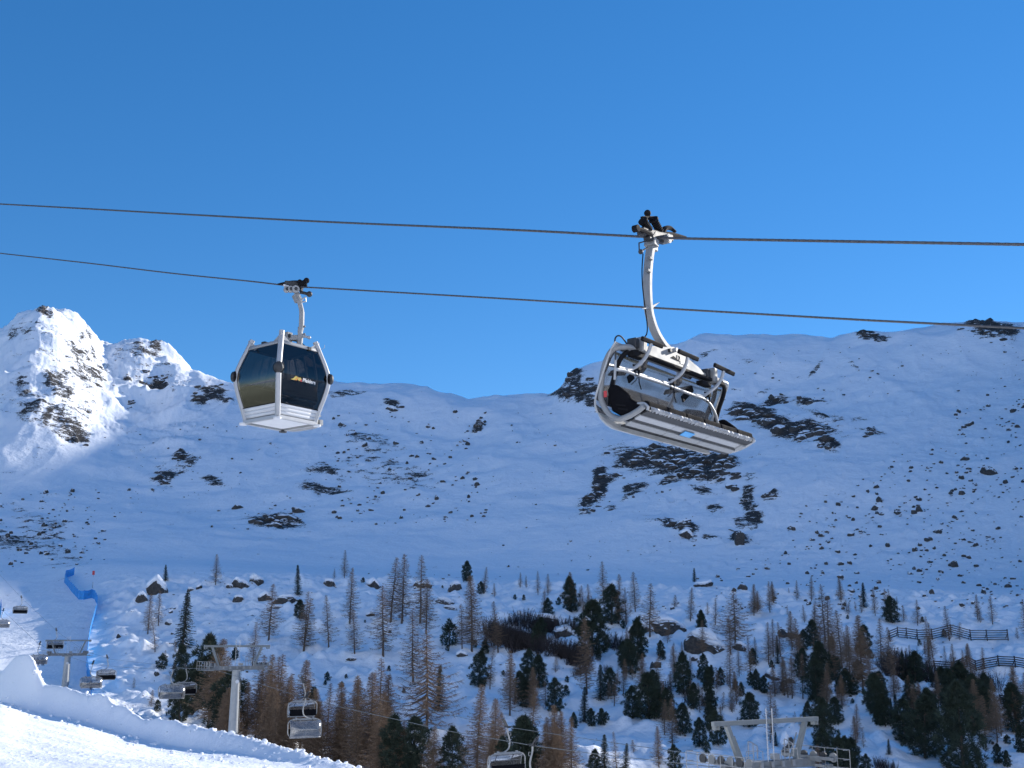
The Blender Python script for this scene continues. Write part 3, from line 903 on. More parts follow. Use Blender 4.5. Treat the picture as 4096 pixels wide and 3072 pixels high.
for (box, n, (s0, s1), lab, grp) in FIELDS:
    k = 0; tries = 0
    while k < n and tries < n * 16:
        tries += 1
        px = rb.uniform(box[0], box[1]); py = rb.uniform(box[2], box[3])
        if grp == 'stones on the right talus':
            # fan shaped field: its upper left edge runs down from the crest to the lower left
            if py < 2440 - (px - 2600) * 0.62 - 40 * math.sin(px * 0.02): continue
            if rb.random() < 0.45 and px < 3200: continue
        us = px * 0.75 + py * 0.66; vs_ = -px * 0.66 + py * 0.75
        q = float(fbm(np.array([us / 60.0]), np.array([vs_ / 170.0]), 3, 201)[0])
        if q < 0.04 and rb.random() < 0.86: continue
        sz = s0 + (s1 - s0) * rb.random() ** 3.2
        cand.append((sz, px, py, lab, grp)); k += 1
cand.sort(reverse=True)
stuff = {}
for k, (sz, px, py, lab, grp) in enumerate(cand):
    asp = rb.uniform(0.4, 0.75)
    if k < 290:
        o = place_rock(ROCKS[k % 8], px, py, sz, sz * asp, rb.uniform(-20, 20), rb.uniform(-3, 3))
        if o:
            o.name = 'stone'
            tag(o, lab, 'stone', grp)
    else:
        stuff.setdefault('all', []).append((sz, px, py, asp))
sm = MB()
base = rock_mesh('stone_small', 99, 1, 6)
bv = [v.co.copy() for v in base.vertices]; bf = [tuple(p.vertices) for p in base.polygons]
for (sz, px, py, asp) in stuff.get('all', []):
    p = hit(px, py, 100)
    if p is None: continue
    s = p.y / F * sz
    rot = Euler((rb.uniform(-.3, .3), rb.uniform(-.3, .3), rb.uniform(0, 6))).to_matrix()
    sm.add([rot @ Vector((v.x * s * .5, v.y * s * .45, v.z * s * asp * .6)) + p + Vector((0, 0, s * asp * .3)) for v in bv], bf)
tag(sm.build('scattered_stones', M['boulder'], None, False), 'scatter of tiny dark stones across the snow slopes', 'stones', kind='stuff')

# ------------------------------------------------------------------ trees
def tri(mb, a, b, c):
    n = len(mb.v); mb.v.extend((tuple(a), tuple(b), tuple(c))); mb.f.append((n, n + 1, n + 2))

def fast_mesh(mb, name, mat):
    me = bpy.data.meshes.new(name); me.from_pydata(mb.v, [], mb.f); me.materials.append(mat); return me

def rv(rg, s=1.0):
    return Vector((rg.gauss(0, s), rg.gauss(0, s), rg.gauss(0, s)))

def larch(seed, H=12.0, spread=0.16, dens=120, lean=0.0, forks=1, droop=0.3):
    rg = random.Random(seed)
    tr = MB(); cr = MB()
    for fk in range(forks):
        off = Vector((0, 0, 0)); h = H * (1 if fk == 0 else rg.uniform(0.75, 0.95))
        ang = rg.uniform(0, 6.28)
        path = []
        bend = rg.uniform(-0.03, 0.03) + lean
        for k in range(9):
            u = k / 8
            path.append(Vector((math.cos(ang) * (0.10 * h * fk * u ** .5) + bend * h * u * u + rg.uniform(-.04, .04), math.sin(ang) * 0.06 * h * fk * u + rg.uniform(-.04, .04), h * u - (0.3 if k == 0 else 0))))
        rad = [0.0135 * h * (1 - 0.93 * (k / 8)) * (1.25 if k == 0 else 1) + 0.012 for k in range(9)]
        tr.tube(path, rad, 6)
        n = int(dens / (1 + 0.35 * (forks - 1)))
        for i in range(n):
            u = 0.10 + 0.89 * (i + rg.random()) / n
            k = min(7, int(u * 8)); b = path[k].lerp(path[k + 1], u * 8 - k)
            az = i * 2.39996 + rg.uniform(-.5, .5)
            L = spread * 1.75 * H * ((1 - u) ** 0.85) * rg.uniform(0.5, 1.15) + 0.2
            if u < 0.22: L *= rg.uniform(0.4, 0.9)
            d = Vector((math.cos(az), math.sin(az), 0))
            pts = [b + d * L * s + Vector((0, 0, L * (-droop * s * 1.4 + droop * 1.25 * s * s + 0.06))) for s in (0, .33, .66, 1)]
            cr.tube(pts, [0.03 + 0.014 * L, 0.026 + .006 * L, 0.02, 0.01], 3, False)
            side_ = Vector((-d.y, d.x, 0))
            m = int(12 + 15 * L)
            for j in range(m):
                s = rg.uniform(0.12, 1.0); q = min(2, int(s * 3)); p = pts[q].lerp(pts[q + 1], s * 3 - q)
                l = rg.uniform(0.2, 0.6) * (0.6 + 0.4 * L / 1.5)
                dr = (side_ * rg.choice((-1, 1)) * rg.uniform(.3, 1) + d * rg.uniform(.1, .8) + Vector((0, 0, rg.uniform(-.75, .35)))).normalized()
                w = Vector((rg.uniform(-1, 1), rg.uniform(-1, 1), rg.uniform(-1, 1))).normalized() * 0.027
                tri(cr, p - w, p + w, p + dr * l)
    return fast_mesh(tr, 'trunk', M['larch_trunk']), fast_mesh(cr, 'crown', M['larch_twig']), H

def spruce(seed, H=10.0, spread=0.22, dens=170, mat='spruce'):
    rg = random.Random(seed)
    tr = MB(); cr = MB()
    path = [Vector((rg.uniform(-.03, .03), rg.uniform(-.03, .03), H * k / 6 - (0.3 if k == 0 else 0))) for k in range(7)]
    tr.tube(path, [0.019 * H * (1 - .93 * k / 6) + .01 for k in range(7)], 6)
    for i in range(dens):
        u = 0.06 + 0.93 * (i + rg.random()) / dens
        az = i * 2.39996 + rg.uniform(-.4, .4)
        L = spread * H * ((1 - u) ** 0.8) * rg.uniform(0.6, 1.2) + 0.16
        d = Vector((math.cos(az), math.sin(az), 0)); sd = Vector((-d.y, d.x, 0))
        b = Vector((0, 0, H * u))
        def P(s): return b + d * L * s + Vector((0, 0, L * (-0.55 * s + 0.30 * s * s)))
        m = int(10 + 12 * L)
        for j in range(m):
            s = (j + rg.random()) / m; p = P(s)
            l = rg.uniform(0.22, 0.5) * (1.1 - 0.5 * s)
            dr = (sd * rg.choice((-1, 1)) * rg.uniform(.4, 1) + d * rg.uniform(.3, .9) + Vector((0, 0, rg.uniform(-.7, .25)))).normalized()
            w = d * rg.uniform(0.05, 0.10) + Vector((0, 0, rg.uniform(-.05, .05)))
            tri(cr, p - w, p + w, p + dr * l)
            if j % 2 == 0:
                tri(cr, p - sd * .07, p + sd * .07, p + Vector((0, 0, rg.uniform(-.35, .18))) + d * .2)
    return fast_mesh(tr, 'trunk', M['larch_trunk']), fast_mesh(cr, 'crown', M[mat]), H

def pine(seed, H=7.0, spread=0.24, dens=210, top=0.55, mat='pine'):
    # stone pine: dense, rounded, made of upswept needle brushes
    rg = random.Random(seed)
    tr = MB(); cr = MB()
    path = [Vector((rg.uniform(-.05, .05), rg.uniform(-.05, .05), H * .95 * k / 6 - (0.3 if k == 0 else 0))) for k in range(7)]
    tr.tube(path, [0.022 * H * (1 - .9 * k / 6) + .012 for k in range(7)], 6)
    for i in range(dens):
        u = (i + rg.random()) / dens
        z = H * (0.05 + 0.93 * u)
        prof = (math.sin(math.pi * min(1, (0.16 + 0.86 * u))) ** 0.55) * (1 - 0.25 * u)
        prof *= 1.22 * (1 + 0.28 * math.sin(u * 23 + seed) * (0.5 + 0.5 * u))
        r_ = spread * H * prof * (rg.random() ** 0.42) * rg.uniform(.85, 1.15)
        az = i * 2.39996 + rg.uniform(-.6, .6)
        d = Vector((math.cos(az), math.sin(az), 0))
        c = d * r_ + Vector((0, 0, z + rg.uniform(-.15, .15)))
        if i % 2 == 0:
            cr.tube([Vector((0, 0, max(0.1, z - .35 * r_))), c], [0.03, 0.012], 3, False)
        ax = (d * rg.uniform(.3, 1.0) + Vector((0, 0, rg.uniform(.3, 1.0)))).normalized()
        for j in range(30):
            q = rv(rg).normalized()
            dr = (ax * 0.75 + q).normalized()
            l = rg.uniform(.28, .60) * (H / 7) ** 0.5
            w = dr.cross(Vector((rg.uniform(-1, 1), rg.uniform(-1, 1), .3))).normalized() * rg.uniform(.03, .06)
            s = c + q * 0.14
            tri(cr, s - w, s + w, s + dr * l)
    return fast_mesh(tr, 'trunk', M['larch_trunk']), fast_mesh(cr, 'crown', M[mat]), H

def shrub(seed, H=2.2, n=74, mat='alder'):
    rg = random.Random(seed); mb = MB(); st = MB()
    for i in range(n):
        az = rg.uniform(0, 6.28); ln = rg.uniform(.15, .75)
        d = Vector((math.cos(az) * ln, math.sin(az) * ln, 1)).normalized(); L = H * rg.uniform(.55, 1.1)
        p0 = Vector((rg.uniform(-1.1, 1.1), rg.uniform(-.7, .7), -.15)); p1 = p0 + d * L * .55 + rv(rg, .06); p2 = p1 + d * L * .45 + Vector((0, 0, .15 * L)) + rv(rg, .08)
        st.tube([p0, p1, p2], [.034, .024, .012], 3, False)
        for j in range(14):
            s = rg.uniform(.25, 1); p = p0.lerp(p1, s * 2) if s < .5 else p1.lerp(p2, s * 2 - 1)
            e = p + (d + rv(rg, .7)).normalized() * rg.uniform(.2, .5); w = rv(rg).normalized() * .024
            tri(mb, p - w, p + w, e)
    return fast_mesh(st, 'stem', M[mat]), fast_mesh(mb, 'twigs', M[mat]), H

V = {
 'larch': [larch(1), larch(2, spread=.18), larch(3, dens=140, spread=.14), larch(4, spread=.17, droop=.4), larch(5, spread=.15, dens=100)],
 'larchfork': [larch(11, forks=2), larch(12, forks=2, spread=.18)],
 'larchdense': [larch(21, dens=230, spread=.19), larch(22, dens=210, spread=.16)],
 'larchlean': [larch(31, lean=.14, dens=80, spread=.15), larch(32, lean=-.12, dens=80, spread=.15)],
 'larchwide': [larch(41, spread=.34, dens=110, droop=.45), larch(42, spread=.30, dens=120, droop=.4)],
 'sapling': [larch(51, H=5, dens=46, spread=.17), larch(52, H=5, dens=38, spread=.14), larch(53, H=5, dens=52, spread=.2)],
 'spruce': [spruce(61), spruce(62, spread=.25), spruce(63, spread=.20)],
 'pine': [pine(71), pine(72, spread=.27), pine(73, spread=.21), pine(74, spread=.25, dens=240)],
 'bigpine': [pine(81, H=11, spread=.25, dens=420), pine(82, H=11, spread=.23, dens=440)],
 'bush': [pine(91, H=2.4, spread=.34, dens=46), pine(92, H=2.4, spread=.28, dens=40)],
 'alder': [shrub(95), shrub(96), shrub(97, n=60)],
}
NAME = {'larch': 'larch_tree', 'larchfork': 'larch_tree', 'larchdense': 'larch_tree', 'larchlean': 'larch_tree', 'larchwide': 'larch_tree', 'sapling': 'larch_sapling',
        'spruce': 'spruce_tree', 'pine': 'pine_tree', 'bigpine': 'pine_tree', 'bush': 'dwarf_pine', 'alder': 'alder_shrub'}
DESC = {'larch': 'bare brown larch', 'larchfork': 'twin-stemmed bare larch', 'larchdense': 'dense reddish brown larch', 'larchlean': 'leaning thin bare larch', 'larchwide': 'wide spreading bare larch',
        'sapling': 'thin young larch', 'spruce': 'slender dark spruce', 'pine': 'dark bushy pine', 'bigpine': 'huge black-green pine', 'bush': 'knee-high dwarf pine', 'alder': 'leafless dark shrub'}
TREES = []
def T(kind, *rows):
    for r_ in rows: TREES.append((kind,) + r_)
# (px of stem, py of top, py of base)
T('larch', (862,2216,2339),(591,2379,2536),(633,2363,2502),(1009,2494,2662),(1074,2340,2562),(1378,2200,2312),(1399,2273,2494),(1315,2384,2589),(1418,2442,2615),
  (1533,2350,2623),(1562,2231,2489),(1607,2221,2494),(1681,2226,2494),(1704,2321,2536),(1652,2447,2731),(1936,2268,2373),(1978,2331,2389),(1849,2420,2594),(1993,2410,2610),
  (2040,2610,2862),(2081,2289,2350),(2105,2300,2352),(2152,2284,2379),(2192,2295,2379),(2336,2342,2458),(2415,2247,2412),(2476,2300,2494),(2505,2352,2500),(2541,2289,2447),(2599,2337,2547),
  (2347,2484,2778),(2762,2352,2484),(2862,2394,2500),(3035,2368,2442),(3093,2326,2410),(3188,2321,2400),(3246,2305,2405),(3301,2342,2560),(3317,2390,2620),(3219,2420,2490),(3261,2420,2510),
  (3501,2352,2463),(3548,2357,2476),(3616,2420,2484),(3671,2400,2502),(3798,2426,2563),(3911,2379,2476),(3971,2384,2497),(3075,2494,2657),(3093,2480,2625),(3196,2480,2700),(3169,2631,2794),(3211,2620,2794),
  (3285,2500,2636),(3319,2526,2725),(3306,2657,2820),(3369,2447,2673),(3388,2505,2660),(3400,2515,2725),(3527,2480,2673),(3564,2515,2705),(3700,2560,2620),(3732,2494,2636),(2920,2589,2747),(2731,2568,2657),(2957,2600,2705),
  (2689,2804,2988),(2468,2936,3090),(3935,2594,2725),(3858,2600,2680),(2126,2752,2962),(3080,2326,2450),(1336,2273,2316),(1112,2640,2900))
T('larchfork', (1215,2373,2605),(3564,2357,2479),(3096,2326,2412),(1950,2480,2600),(2040,2620,2800))
T('larchdense', (1888,2310,2605),(1200,2660,3000),(1079,2636,2960),(1357,2752,3090),(1426,2725,3090),(1484,2715,3100),(1505,2790,3110),(1730,2920,3150),(1904,2762,3120),(1983,2815,3120),(2289,2883,3120),(2231,2925,3120),
  (2636,2915,3070),(830,2570,2910),(905,2640,2930),(3453,2473,2773),(3995,2726,2925),(4068,2673,2883),(3353,2740,2810),(3275,2983,3090),(1140,2760,3010),(1270,2820,3060),(1020,2700,2960),(2286,2290,2447),(985,2740,2960),(2205,2890,3110),(1600,2900,3130))
T('larchlean', (2457,2668,2825),(620,2490,2608),(1960,2599,2757),(3690,2640,2720))
T('larchwide', (1707,2541,2928),(2941,2368,2578),(3030,2363,2446))
T('sapling', (604,2762,2826),(2636,2689,2768),(2683,2700,2768),(2741,2694,2736),(2531,2660,2720),(2578,2689,2726),(2699,2379,2428),(3104,2800,2868),(3180,2846,2894),(3206,2862,2910),(3296,2825,2912),(3453,2915,2990),
  (3371,2410,2440),(3388,2400,2450),(3424,2405,2445),(3447,2408,2452),(3156,2350,2372),(3590,2385,2420),(2868,2670,2756),(2550,2610,2660),(3840,2490,2560),(3870,2580,2640),(4070,2510,2555),(3640,2580,2630),(1543,2780,2865),(2470,2690,2740),
  (2785,2740,2800),(2810,2750,2805),(2840,2760,2812),(2890,2770,2840),(2930,2790,2850),(660,2600,2640),(700,2560,2610),(2222,2630,2690),(3160,2500,2530),(3150,2420,2460),(3920,2760,2800),(1560,2690,2715),(535,2710,2752),(2535,2960,3010))
T('spruce', (662,2258,2324),(730,2368,2590),(1192,2260,2381),(1754,2668,2844),(2402,2663,2802),(2778,2271,2328),(2418,2946,3095),(2500,2978,3090),(1252,2762,3030),(2336,2752,2888),(3816,2631,2694),(1130,2840,3020),(3564,2794,2878),(3104,2928,2985),(3556,2957,3017),(2618,2754,2800))
T('pine', (720,2585,2720),(715,2690,2890),(820,2557,2830),(770,2660,2860),(1197,2400,2474),(1867,2245,2326),(1925,2326,2376),(1914,2610,2747),(2085,2689,2796),(2286,2310,2449),(2194,2394,2474),(2447,2342,2496),(2368,2410,2622),(2552,2479,2636),(2644,2563,2622),
  (2804,2458,2526),(2158,2626,2752),(2105,2673,2768),(2221,2720,2848),(2368,2836,2904),(2407,2836,2899),(2297,2852,2912),(2531,2752,2874),(2673,2762,2880),(2731,2820,2936),(2841,2815,2915),(2873,2852,2980),(2799,2878,2985),(2999,2778,2906),(2830,2678,2767),(2800,2673,2718),(2883,2673,2743),
  (2846,2660,2696),(3014,2594,2659),(3004,2689,2741),(3056,2705,2772),(2941,2715,2760),(1568,2878,3110),(1652,2888,3120),(1809,2925,3120),(2088,2888,3110),(2376,3004,3110),(3211,2600,2716),(3501,2705,2854),(3385,2678,2775),(3358,2705,2775),(3261,2726,2791),(3089,2641,2684),
  (3774,2673,2782),(3848,2662,2780),(3298,2920,3050),(3385,2957,3100),(3358,2957,3100),(3411,2962,3100),(3464,3020,3100),(3995,2978,3053),(4030,3004,3066),(4088,2904,3010),(3430,2640,2720),(3660,2610,2730),(3520,2690,2780),(2105,2883,3110),(910,2700,2950),(3130,2726,2765),(1660,2990,3130),(2010,2960,3120),(2700,2985,3080),(3950,2700,2830),(940,2590,2640))
T('bigpine', (3700,2800,3032),(3858,2752,3095))
T('bush', (646,2620,2676),(630,2800,2842),(1310,2690,2722),(1384,2695,2712),(1367,2726,2748),(1555,2662,2684),(1452,2310,2330),(1494,2313,2331),(1460,2478,2490),(1476,2705,2717),(1615,2752,2772),(2265,2741,2780),(2268,2704,2728),(1941,2563,2612),(1799,2489,2584),(1770,2340,2352),(2060,2378,2398),(2095,2378,2400),(2235,2390,2420),(2013,2680,2702),(2828,2966,3010),(3690,2466,2490),(4030,2941,2975),(1300,2720,2740),(1900,2560,2590),(2395,2600,2640),(1790,2580,2604),(2650,2600,2640))
T('alder', (2050,2455,2500),(2090,2440,2500),(2130,2450,2520),(2170,2460,2530),(2010,2480,2540),(2060,2500,2560),(2110,2520,2580),(2160,2540,2600),(2210,2560,2620),(2250,2580,2630),(2290,2600,2650),(2330,2610,2660),(2260,2470,2540),(2220,2470,2530),(2300,2480,2545),(2450,2530,2590),(2480,2540,2600),
  (3540,2630,2690),(3580,2630,2700),(3620,2640,2710),(3660,2650,2720),(3700,2650,2725),(3740,2660,2730),(3600,2600,2660),(3560,2590,2650),(3640,2600,2670),(3790,2690,2750),(2310,2660,2700),(2330,2640,2690),(2760,2760,2810),(2830,2770,2820),(2660,2720,2770),(3520,3030,3072),(3560,3040,3080),(2430,2660,2690),(1960,2470,2530),(3905,2700,2770),(3970,2690,2760),(4050,2760,2830))

rf = random.Random(23)
for k in range(34):
    px = rf.uniform(850, 1560); b_ = rf.uniform(2930, 3110) + (px - 1200) * 0.06
    TREES.append(('larchdense' if k % 3 else 'larch', px, b_ - rf.uniform(200, 330), b_))
for k in range(10):
    px = rf.uniform(1850, 2330); b_ = rf.uniform(3060, 3130)
    TREES.append(('larchdense', px, b_ - rf.uniform(140, 250), b_))

for k in range(26):
    px = rf.uniform(1930, 2350); b_ = 2545 + (px - 1930) * 0.28 + rf.gauss(0, 14)
    TREES.append(('alder', px, b_ - rf.uniform(45, 75), b_))
for k in range(70):
    px = rf.choice((rf.uniform(2950, 4120), rf.uniform(3250, 4120), rf.uniform(1950, 2950)))
    b_ = rf.uniform(2790, 2990) if px > 3480 else rf.uniform(2560, 2990) if px > 2950 else rf.uniform(2560, 2900)
    kind = rf.choice(('pine', 'pine', 'larch', 'larchdense', 'larch'))
    TREES.append((kind, px, b_ - rf.uniform(90, 190) * (0.75 + 0.35 * (b_ - 2560) / 430), b_))
# company for the trees above: younger neighbours growing in the same clumps
anchor = [t_ for t_ in TREES if t_[1] > 1900 and 2440 < t_[3] < 2960 and t_[0] not in ('alder', 'bush')]
for k in range(105):
    a_ = rf.choice(anchor)
    px = a_[1] + rf.gauss(0, 45); b_ = a_[3] + rf.gauss(0, 26)
    if px > 4150: continue
    kind = rf.choice(('larch', 'larch', 'sapling', 'pine', 'pine', 'spruce', 'larchdense', 'bush') if px > 2900 else ('sapling', 'larch', 'pine', 'bush', 'sapling'))
    h_ = {'larch': (70, 170), 'sapling': (35, 75), 'pine': (45, 110), 'spruce': (60, 120), 'larchdense': (90, 190), 'bush': (16, 34)}[kind]
    TREES.append((kind, px, b_ - rf.uniform(*h_), b_))
rt = random.Random(17)
ONES = ['first', 'second', 'third', 'fourth', 'fifth', 'sixth', 'seventh', 'eighth', 'ninth', 'tenth', 'eleventh', 'twelfth', 'thirteenth', 'fourteenth', 'fifteenth', 'sixteenth', 'seventeenth', 'eighteenth', 'nineteenth', 'twentieth']
def ordw(n):
    if n < 20: return ONES[n]
    t_ = ['twenty', 'thirty', 'forty', 'fifty', 'sixty'][(n + 1) // 10 - 2]
    return t_[:-1] + 'ieth' if (n + 1) % 10 == 0 else t_ + '-' + ONES[(n + 1) % 10 - 1]
def zone(px, base):
    lr = 'far left' if px < 900 else 'left' if px < 1500 else 'middle' if px < 2400 else 'right' if px < 3200 else 'far right'
    if base < 2425: return 'on the %s of the upper treeline' % lr
    if base < 2620: return 'on the %s upper forest slope' % lr
    if base < 2850: return 'on the %s middle snow slope' % lr
    return 'in the %s front row' % lr
bins = {}
for i, t_ in enumerate(TREES):
    bins.setdefault((DESC[t_[0]], zone(t_[1], t_[3])), []).append(i)
for (dsc, zn), ids in bins.items(): ids.sort(key=lambda i: TREES[i][1])
GROUPS = {'larch_tree': 'bare larches on the slope', 'larch_sapling': 'young larches on the slope', 'spruce_tree': 'spruces on the slope', 'pine_tree': 'pines on the slope', 'dwarf_pine': 'dwarf pines in the snow', 'alder_shrub': 'leafless shrubs in the thickets'}
CAT = {'larch_tree': 'tree', 'larch_sapling': 'tree', 'spruce_tree': 'tree', 'pine_tree': 'tree', 'dwarf_pine': 'shrub', 'alder_shrub': 'shrub'}
for i, (kind, px, top, basepy) in enumerate(TREES):
    p = hit(px, basepy, 70)
    if p is None: continue
    h = (basepy - top) / F * p.y * 1.0
    vs = V[kind]; tm, cm, H = vs[(i * 7) % len(vs)]
    nm = NAME[kind]
    e = empty(nm, (p.x, p.y, p.z - 0.1), rt.uniform(0, 6.28) if kind not in ('larchlean', 'larchwide') else rt.uniform(-.4, .4))
    s = h / H
    wd = rt.uniform(.88, 1.15)
    e.scale = (s * wd, s * wd, s)
    e.rotation_euler.x = rt.gauss(0, .035); e.rotation_euler.y = rt.gauss(0, .035)
    a = mesh_obj('stem' if kind == 'alder' else 'trunk', tm, e); b = mesh_obj('twigs' if kind == 'alder' else 'crown', cm, e)
    dsc, zn = DESC[kind], zone(px, basepy)
    ids = bins[(dsc, zn)]; r_ = ids.index(i)
    if len(ids) == 1: lab = 'only %s %s' % (dsc, zn)
    elif r_ == len(ids) - 1: lab = '%s, rightmost such %s' % (dsc, zn)
    elif r_ == 0: lab = '%s, leftmost such %s' % (dsc, zn)
    else: lab = '%s, %s from left %s' % (dsc, ordw(r_), zn)
    tag(e, lab, CAT[nm], GROUPS[nm])
# ------------------------------------------------------------------ avalanche fences, safety nets, marker
def snow_fence(pts, nposts, hpx, label):
    P = [hit(px, py, 100) for px, py in pts]
    P = catmull([p for p in P if p], 8)
    L = [0]
    for a, b in zip(P, P[1:]): L.append(L[-1] + (b - a).length)
    def along(s):
        s *= L[-1]
        for k in range(len(P) - 1):
            if s <= L[k + 1] + 1e-6:
                q = P[k].lerp(P[k + 1], (s - L[k]) / max(1e-6, L[k + 1] - L[k])); return Vector((q.x, q.y, height(q.x, q.y)))
        return P[-1].copy()
    root = empty('snow_fence', along(0.5)); o0 = root.location.copy()
    Hh = hpx / F * o0.y
    for i in range(nposts):
        q = along(i / (nposts - 1)) - o0
        m = MB(); m.bar(q + Vector((0, 0, -.6)), q + Vector((0, .25, Hh * 1.12)), .16, .16)
        m.bar(q + Vector((0, 1.5, 0.1)), q + Vector((0, .2, Hh * .75)), .10, .10)
        m.build('post', M['wood'], root, False)
    for r_ in range(5):
        z = Hh * (0.12 + 0.22 * r_)
        for i in range(nposts - 1):
            a = along(i / (nposts - 1)) - o0 + Vector((0, -.1, z)); b = along((i + 1) / (nposts - 1)) - o0 + Vector((0, -.1, z))
            m = MB(); m.bar(a, b, .07, .17); m.build('rail', M['wood'], root, False)
    tag(root, label, 'fence', 'avalanche fences on the right slope')
snow_fence([(3560, 2567), (3660, 2568), (3760, 2562), (3860, 2557), (3960, 2560), (4034, 2562)], 9, 38, 'uppermost dark wooden snow fence curving across the right slope')
snow_fence([(3740, 2686), (3850, 2682), (3960, 2676), (4060, 2672), (4200, 2668)], 9, 38, 'middle dark wooden snow fence running out of the right edge')
snow_fence([(4005, 2818), (4060, 2812), (4150, 2806)], 5, 34, 'lowest short dark snow fence behind the brown larches at right')

def net(pts, Hn, label, step=3.0):
    P = [hit(px, py, 150) for px, py in pts]
    P = [p for p in P if p]
    root = empty('safety_net', P[0]); o0 = P[0].copy()
    Q = []
    for a, b in zip(P, P[1:]):
        n = max(1, int((b - a).length / step))
        for k in range(n):
            q = a.lerp(b, k / n); Q.append(Vector((q.x, q.y, height(q.x, q.y))))
    Q.append(P[-1])
    rg = random.Random(3)
    for i, q in enumerate(Q):
        if i % 2 == 0:
            m = MB(); m.cyl(q - o0 + Vector((0, 0, -.4)), q - o0 + Vector((0, 0, Hn + .1)), .04, 6); m.build('pole', M['net'], root)
    for a, b in zip(Q, Q[1:]):
        rows = []
        d = (b - a); nrm = Vector((-d.y, d.x, 0)).normalized() if d.length > 0 else Vector((1, 0, 0))
        for k in range(5):
            t = k / 4; p = a.lerp(b, t)
            z0 = height(p.x, p.y)
            sag = -0.22 * math.sin(math.pi * t) + rg.uniform(-.04, .04)
            rows.append([Vector((p.x, p.y, z0)) - o0 + nrm * (0.12 * math.sin(math.pi * t) * math.sin(math.pi * j / 3) + rg.uniform(-.03, .03)) + Vector((0, 0, (Hn + sag) * j / 3 - (0.1 if j == 0 else 0))) for j in range(4)])
        m = MB(); m.grid(rows); m.build('net_panel', M['net'], root)
    tag(root, label, 'net', 'blue safety nets')
net([(296, 2300), (262, 2312), (257, 2330), (285, 2366), (314, 2398), (334, 2399), (366, 2392)], 2.5, 'upper zigzag of blue safety net at the piste corner')
net([(366, 2392), (378, 2398), (388, 2418), (387, 2440), (384, 2456), (368, 2506), (358, 2546), (352, 2586), (347, 2636), (344, 2668), (348, 2706), (366, 2780)], 2.5, 'long blue safety net running down the piste edge behind the chairlift')
net([(-30, 2462), (2, 2472), (0, 2440)], 3.0, 'short bit of blue net cut off by the left picture edge')

p = hit(373, 2308, 150)
e = empty('piste_marker', p)
m = MB(); m.cyl((0, 0, -.3), (0, 0, 1.9), .035, 6); m.build('pole', M['greysteel'], e)
m = MB(); m.box((0, -.05, 1.25), (.75, .04, 1.25)); m.build('panel', M['red'], e, False)
tag(e, 'small red piste marker panel standing alone on the snow shoulder', 'marker')
p = hit(370, 2352, 150)
m = MB(); m.cyl((0, 0, -.3), (0, 0, 1.7), .05, 6); m.box((0, 0, 1.65), (.12, .12, .12))
o = m.build('piste_pole', M['darksteel']); o.location = p
tag(o, 'thin dark pole in the snow below the red marker', 'pole')

# ------------------------------------------------------------------ second chairlift: line runs away to the left
LB = -0.65; LA0 = 55.3; HG = 3.58
LDIR = Vector((LB, 1, 0)).normalized(); LCROSS = Vector((LDIR.y, -LDIR.x, 0))
def line_pt(px, py, side_):
    A = LA0 + (HG if side_ == 'R' else -HG)
    r = ray(px, py); # x = A + LB*y
    s = A / (r.x - LB * r.y)
    return r * s
ROPE_L = [(4300,3190),(3400,3110),(2820,3064),(2400,3018),(2130,2982),(1800,2925),(1387,2834),(1171,2777),(1000,2722),(838,2672),(675,2676),(500,2670),(363,2656),(205,2602),(155,2576),(10,2442),(-150,2290)]
ROPE_R = [(4300,3160),(3600,3090),(2851,3026),(2500,2978),(2000,2904),(1400,2773),(1232,2735),(1070,2690),(1000,2684),(740,2672),(443,2637),(340,2604),(236,2532),(91,2397),(0,2300),(-150,2140)]
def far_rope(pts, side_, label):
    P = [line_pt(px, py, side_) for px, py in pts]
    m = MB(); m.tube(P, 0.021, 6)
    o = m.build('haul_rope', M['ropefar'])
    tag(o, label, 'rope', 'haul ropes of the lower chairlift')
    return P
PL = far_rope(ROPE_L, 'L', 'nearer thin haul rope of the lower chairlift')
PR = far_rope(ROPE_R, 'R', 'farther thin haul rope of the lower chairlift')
def rope_z(P, y):
    for a, b in zip(P, P[1:]):
        if a.y <= y <= b.y: return a.z + (b.z - a.z) * (y - a.y) / (b.y - a.y)
    return P[-1].z

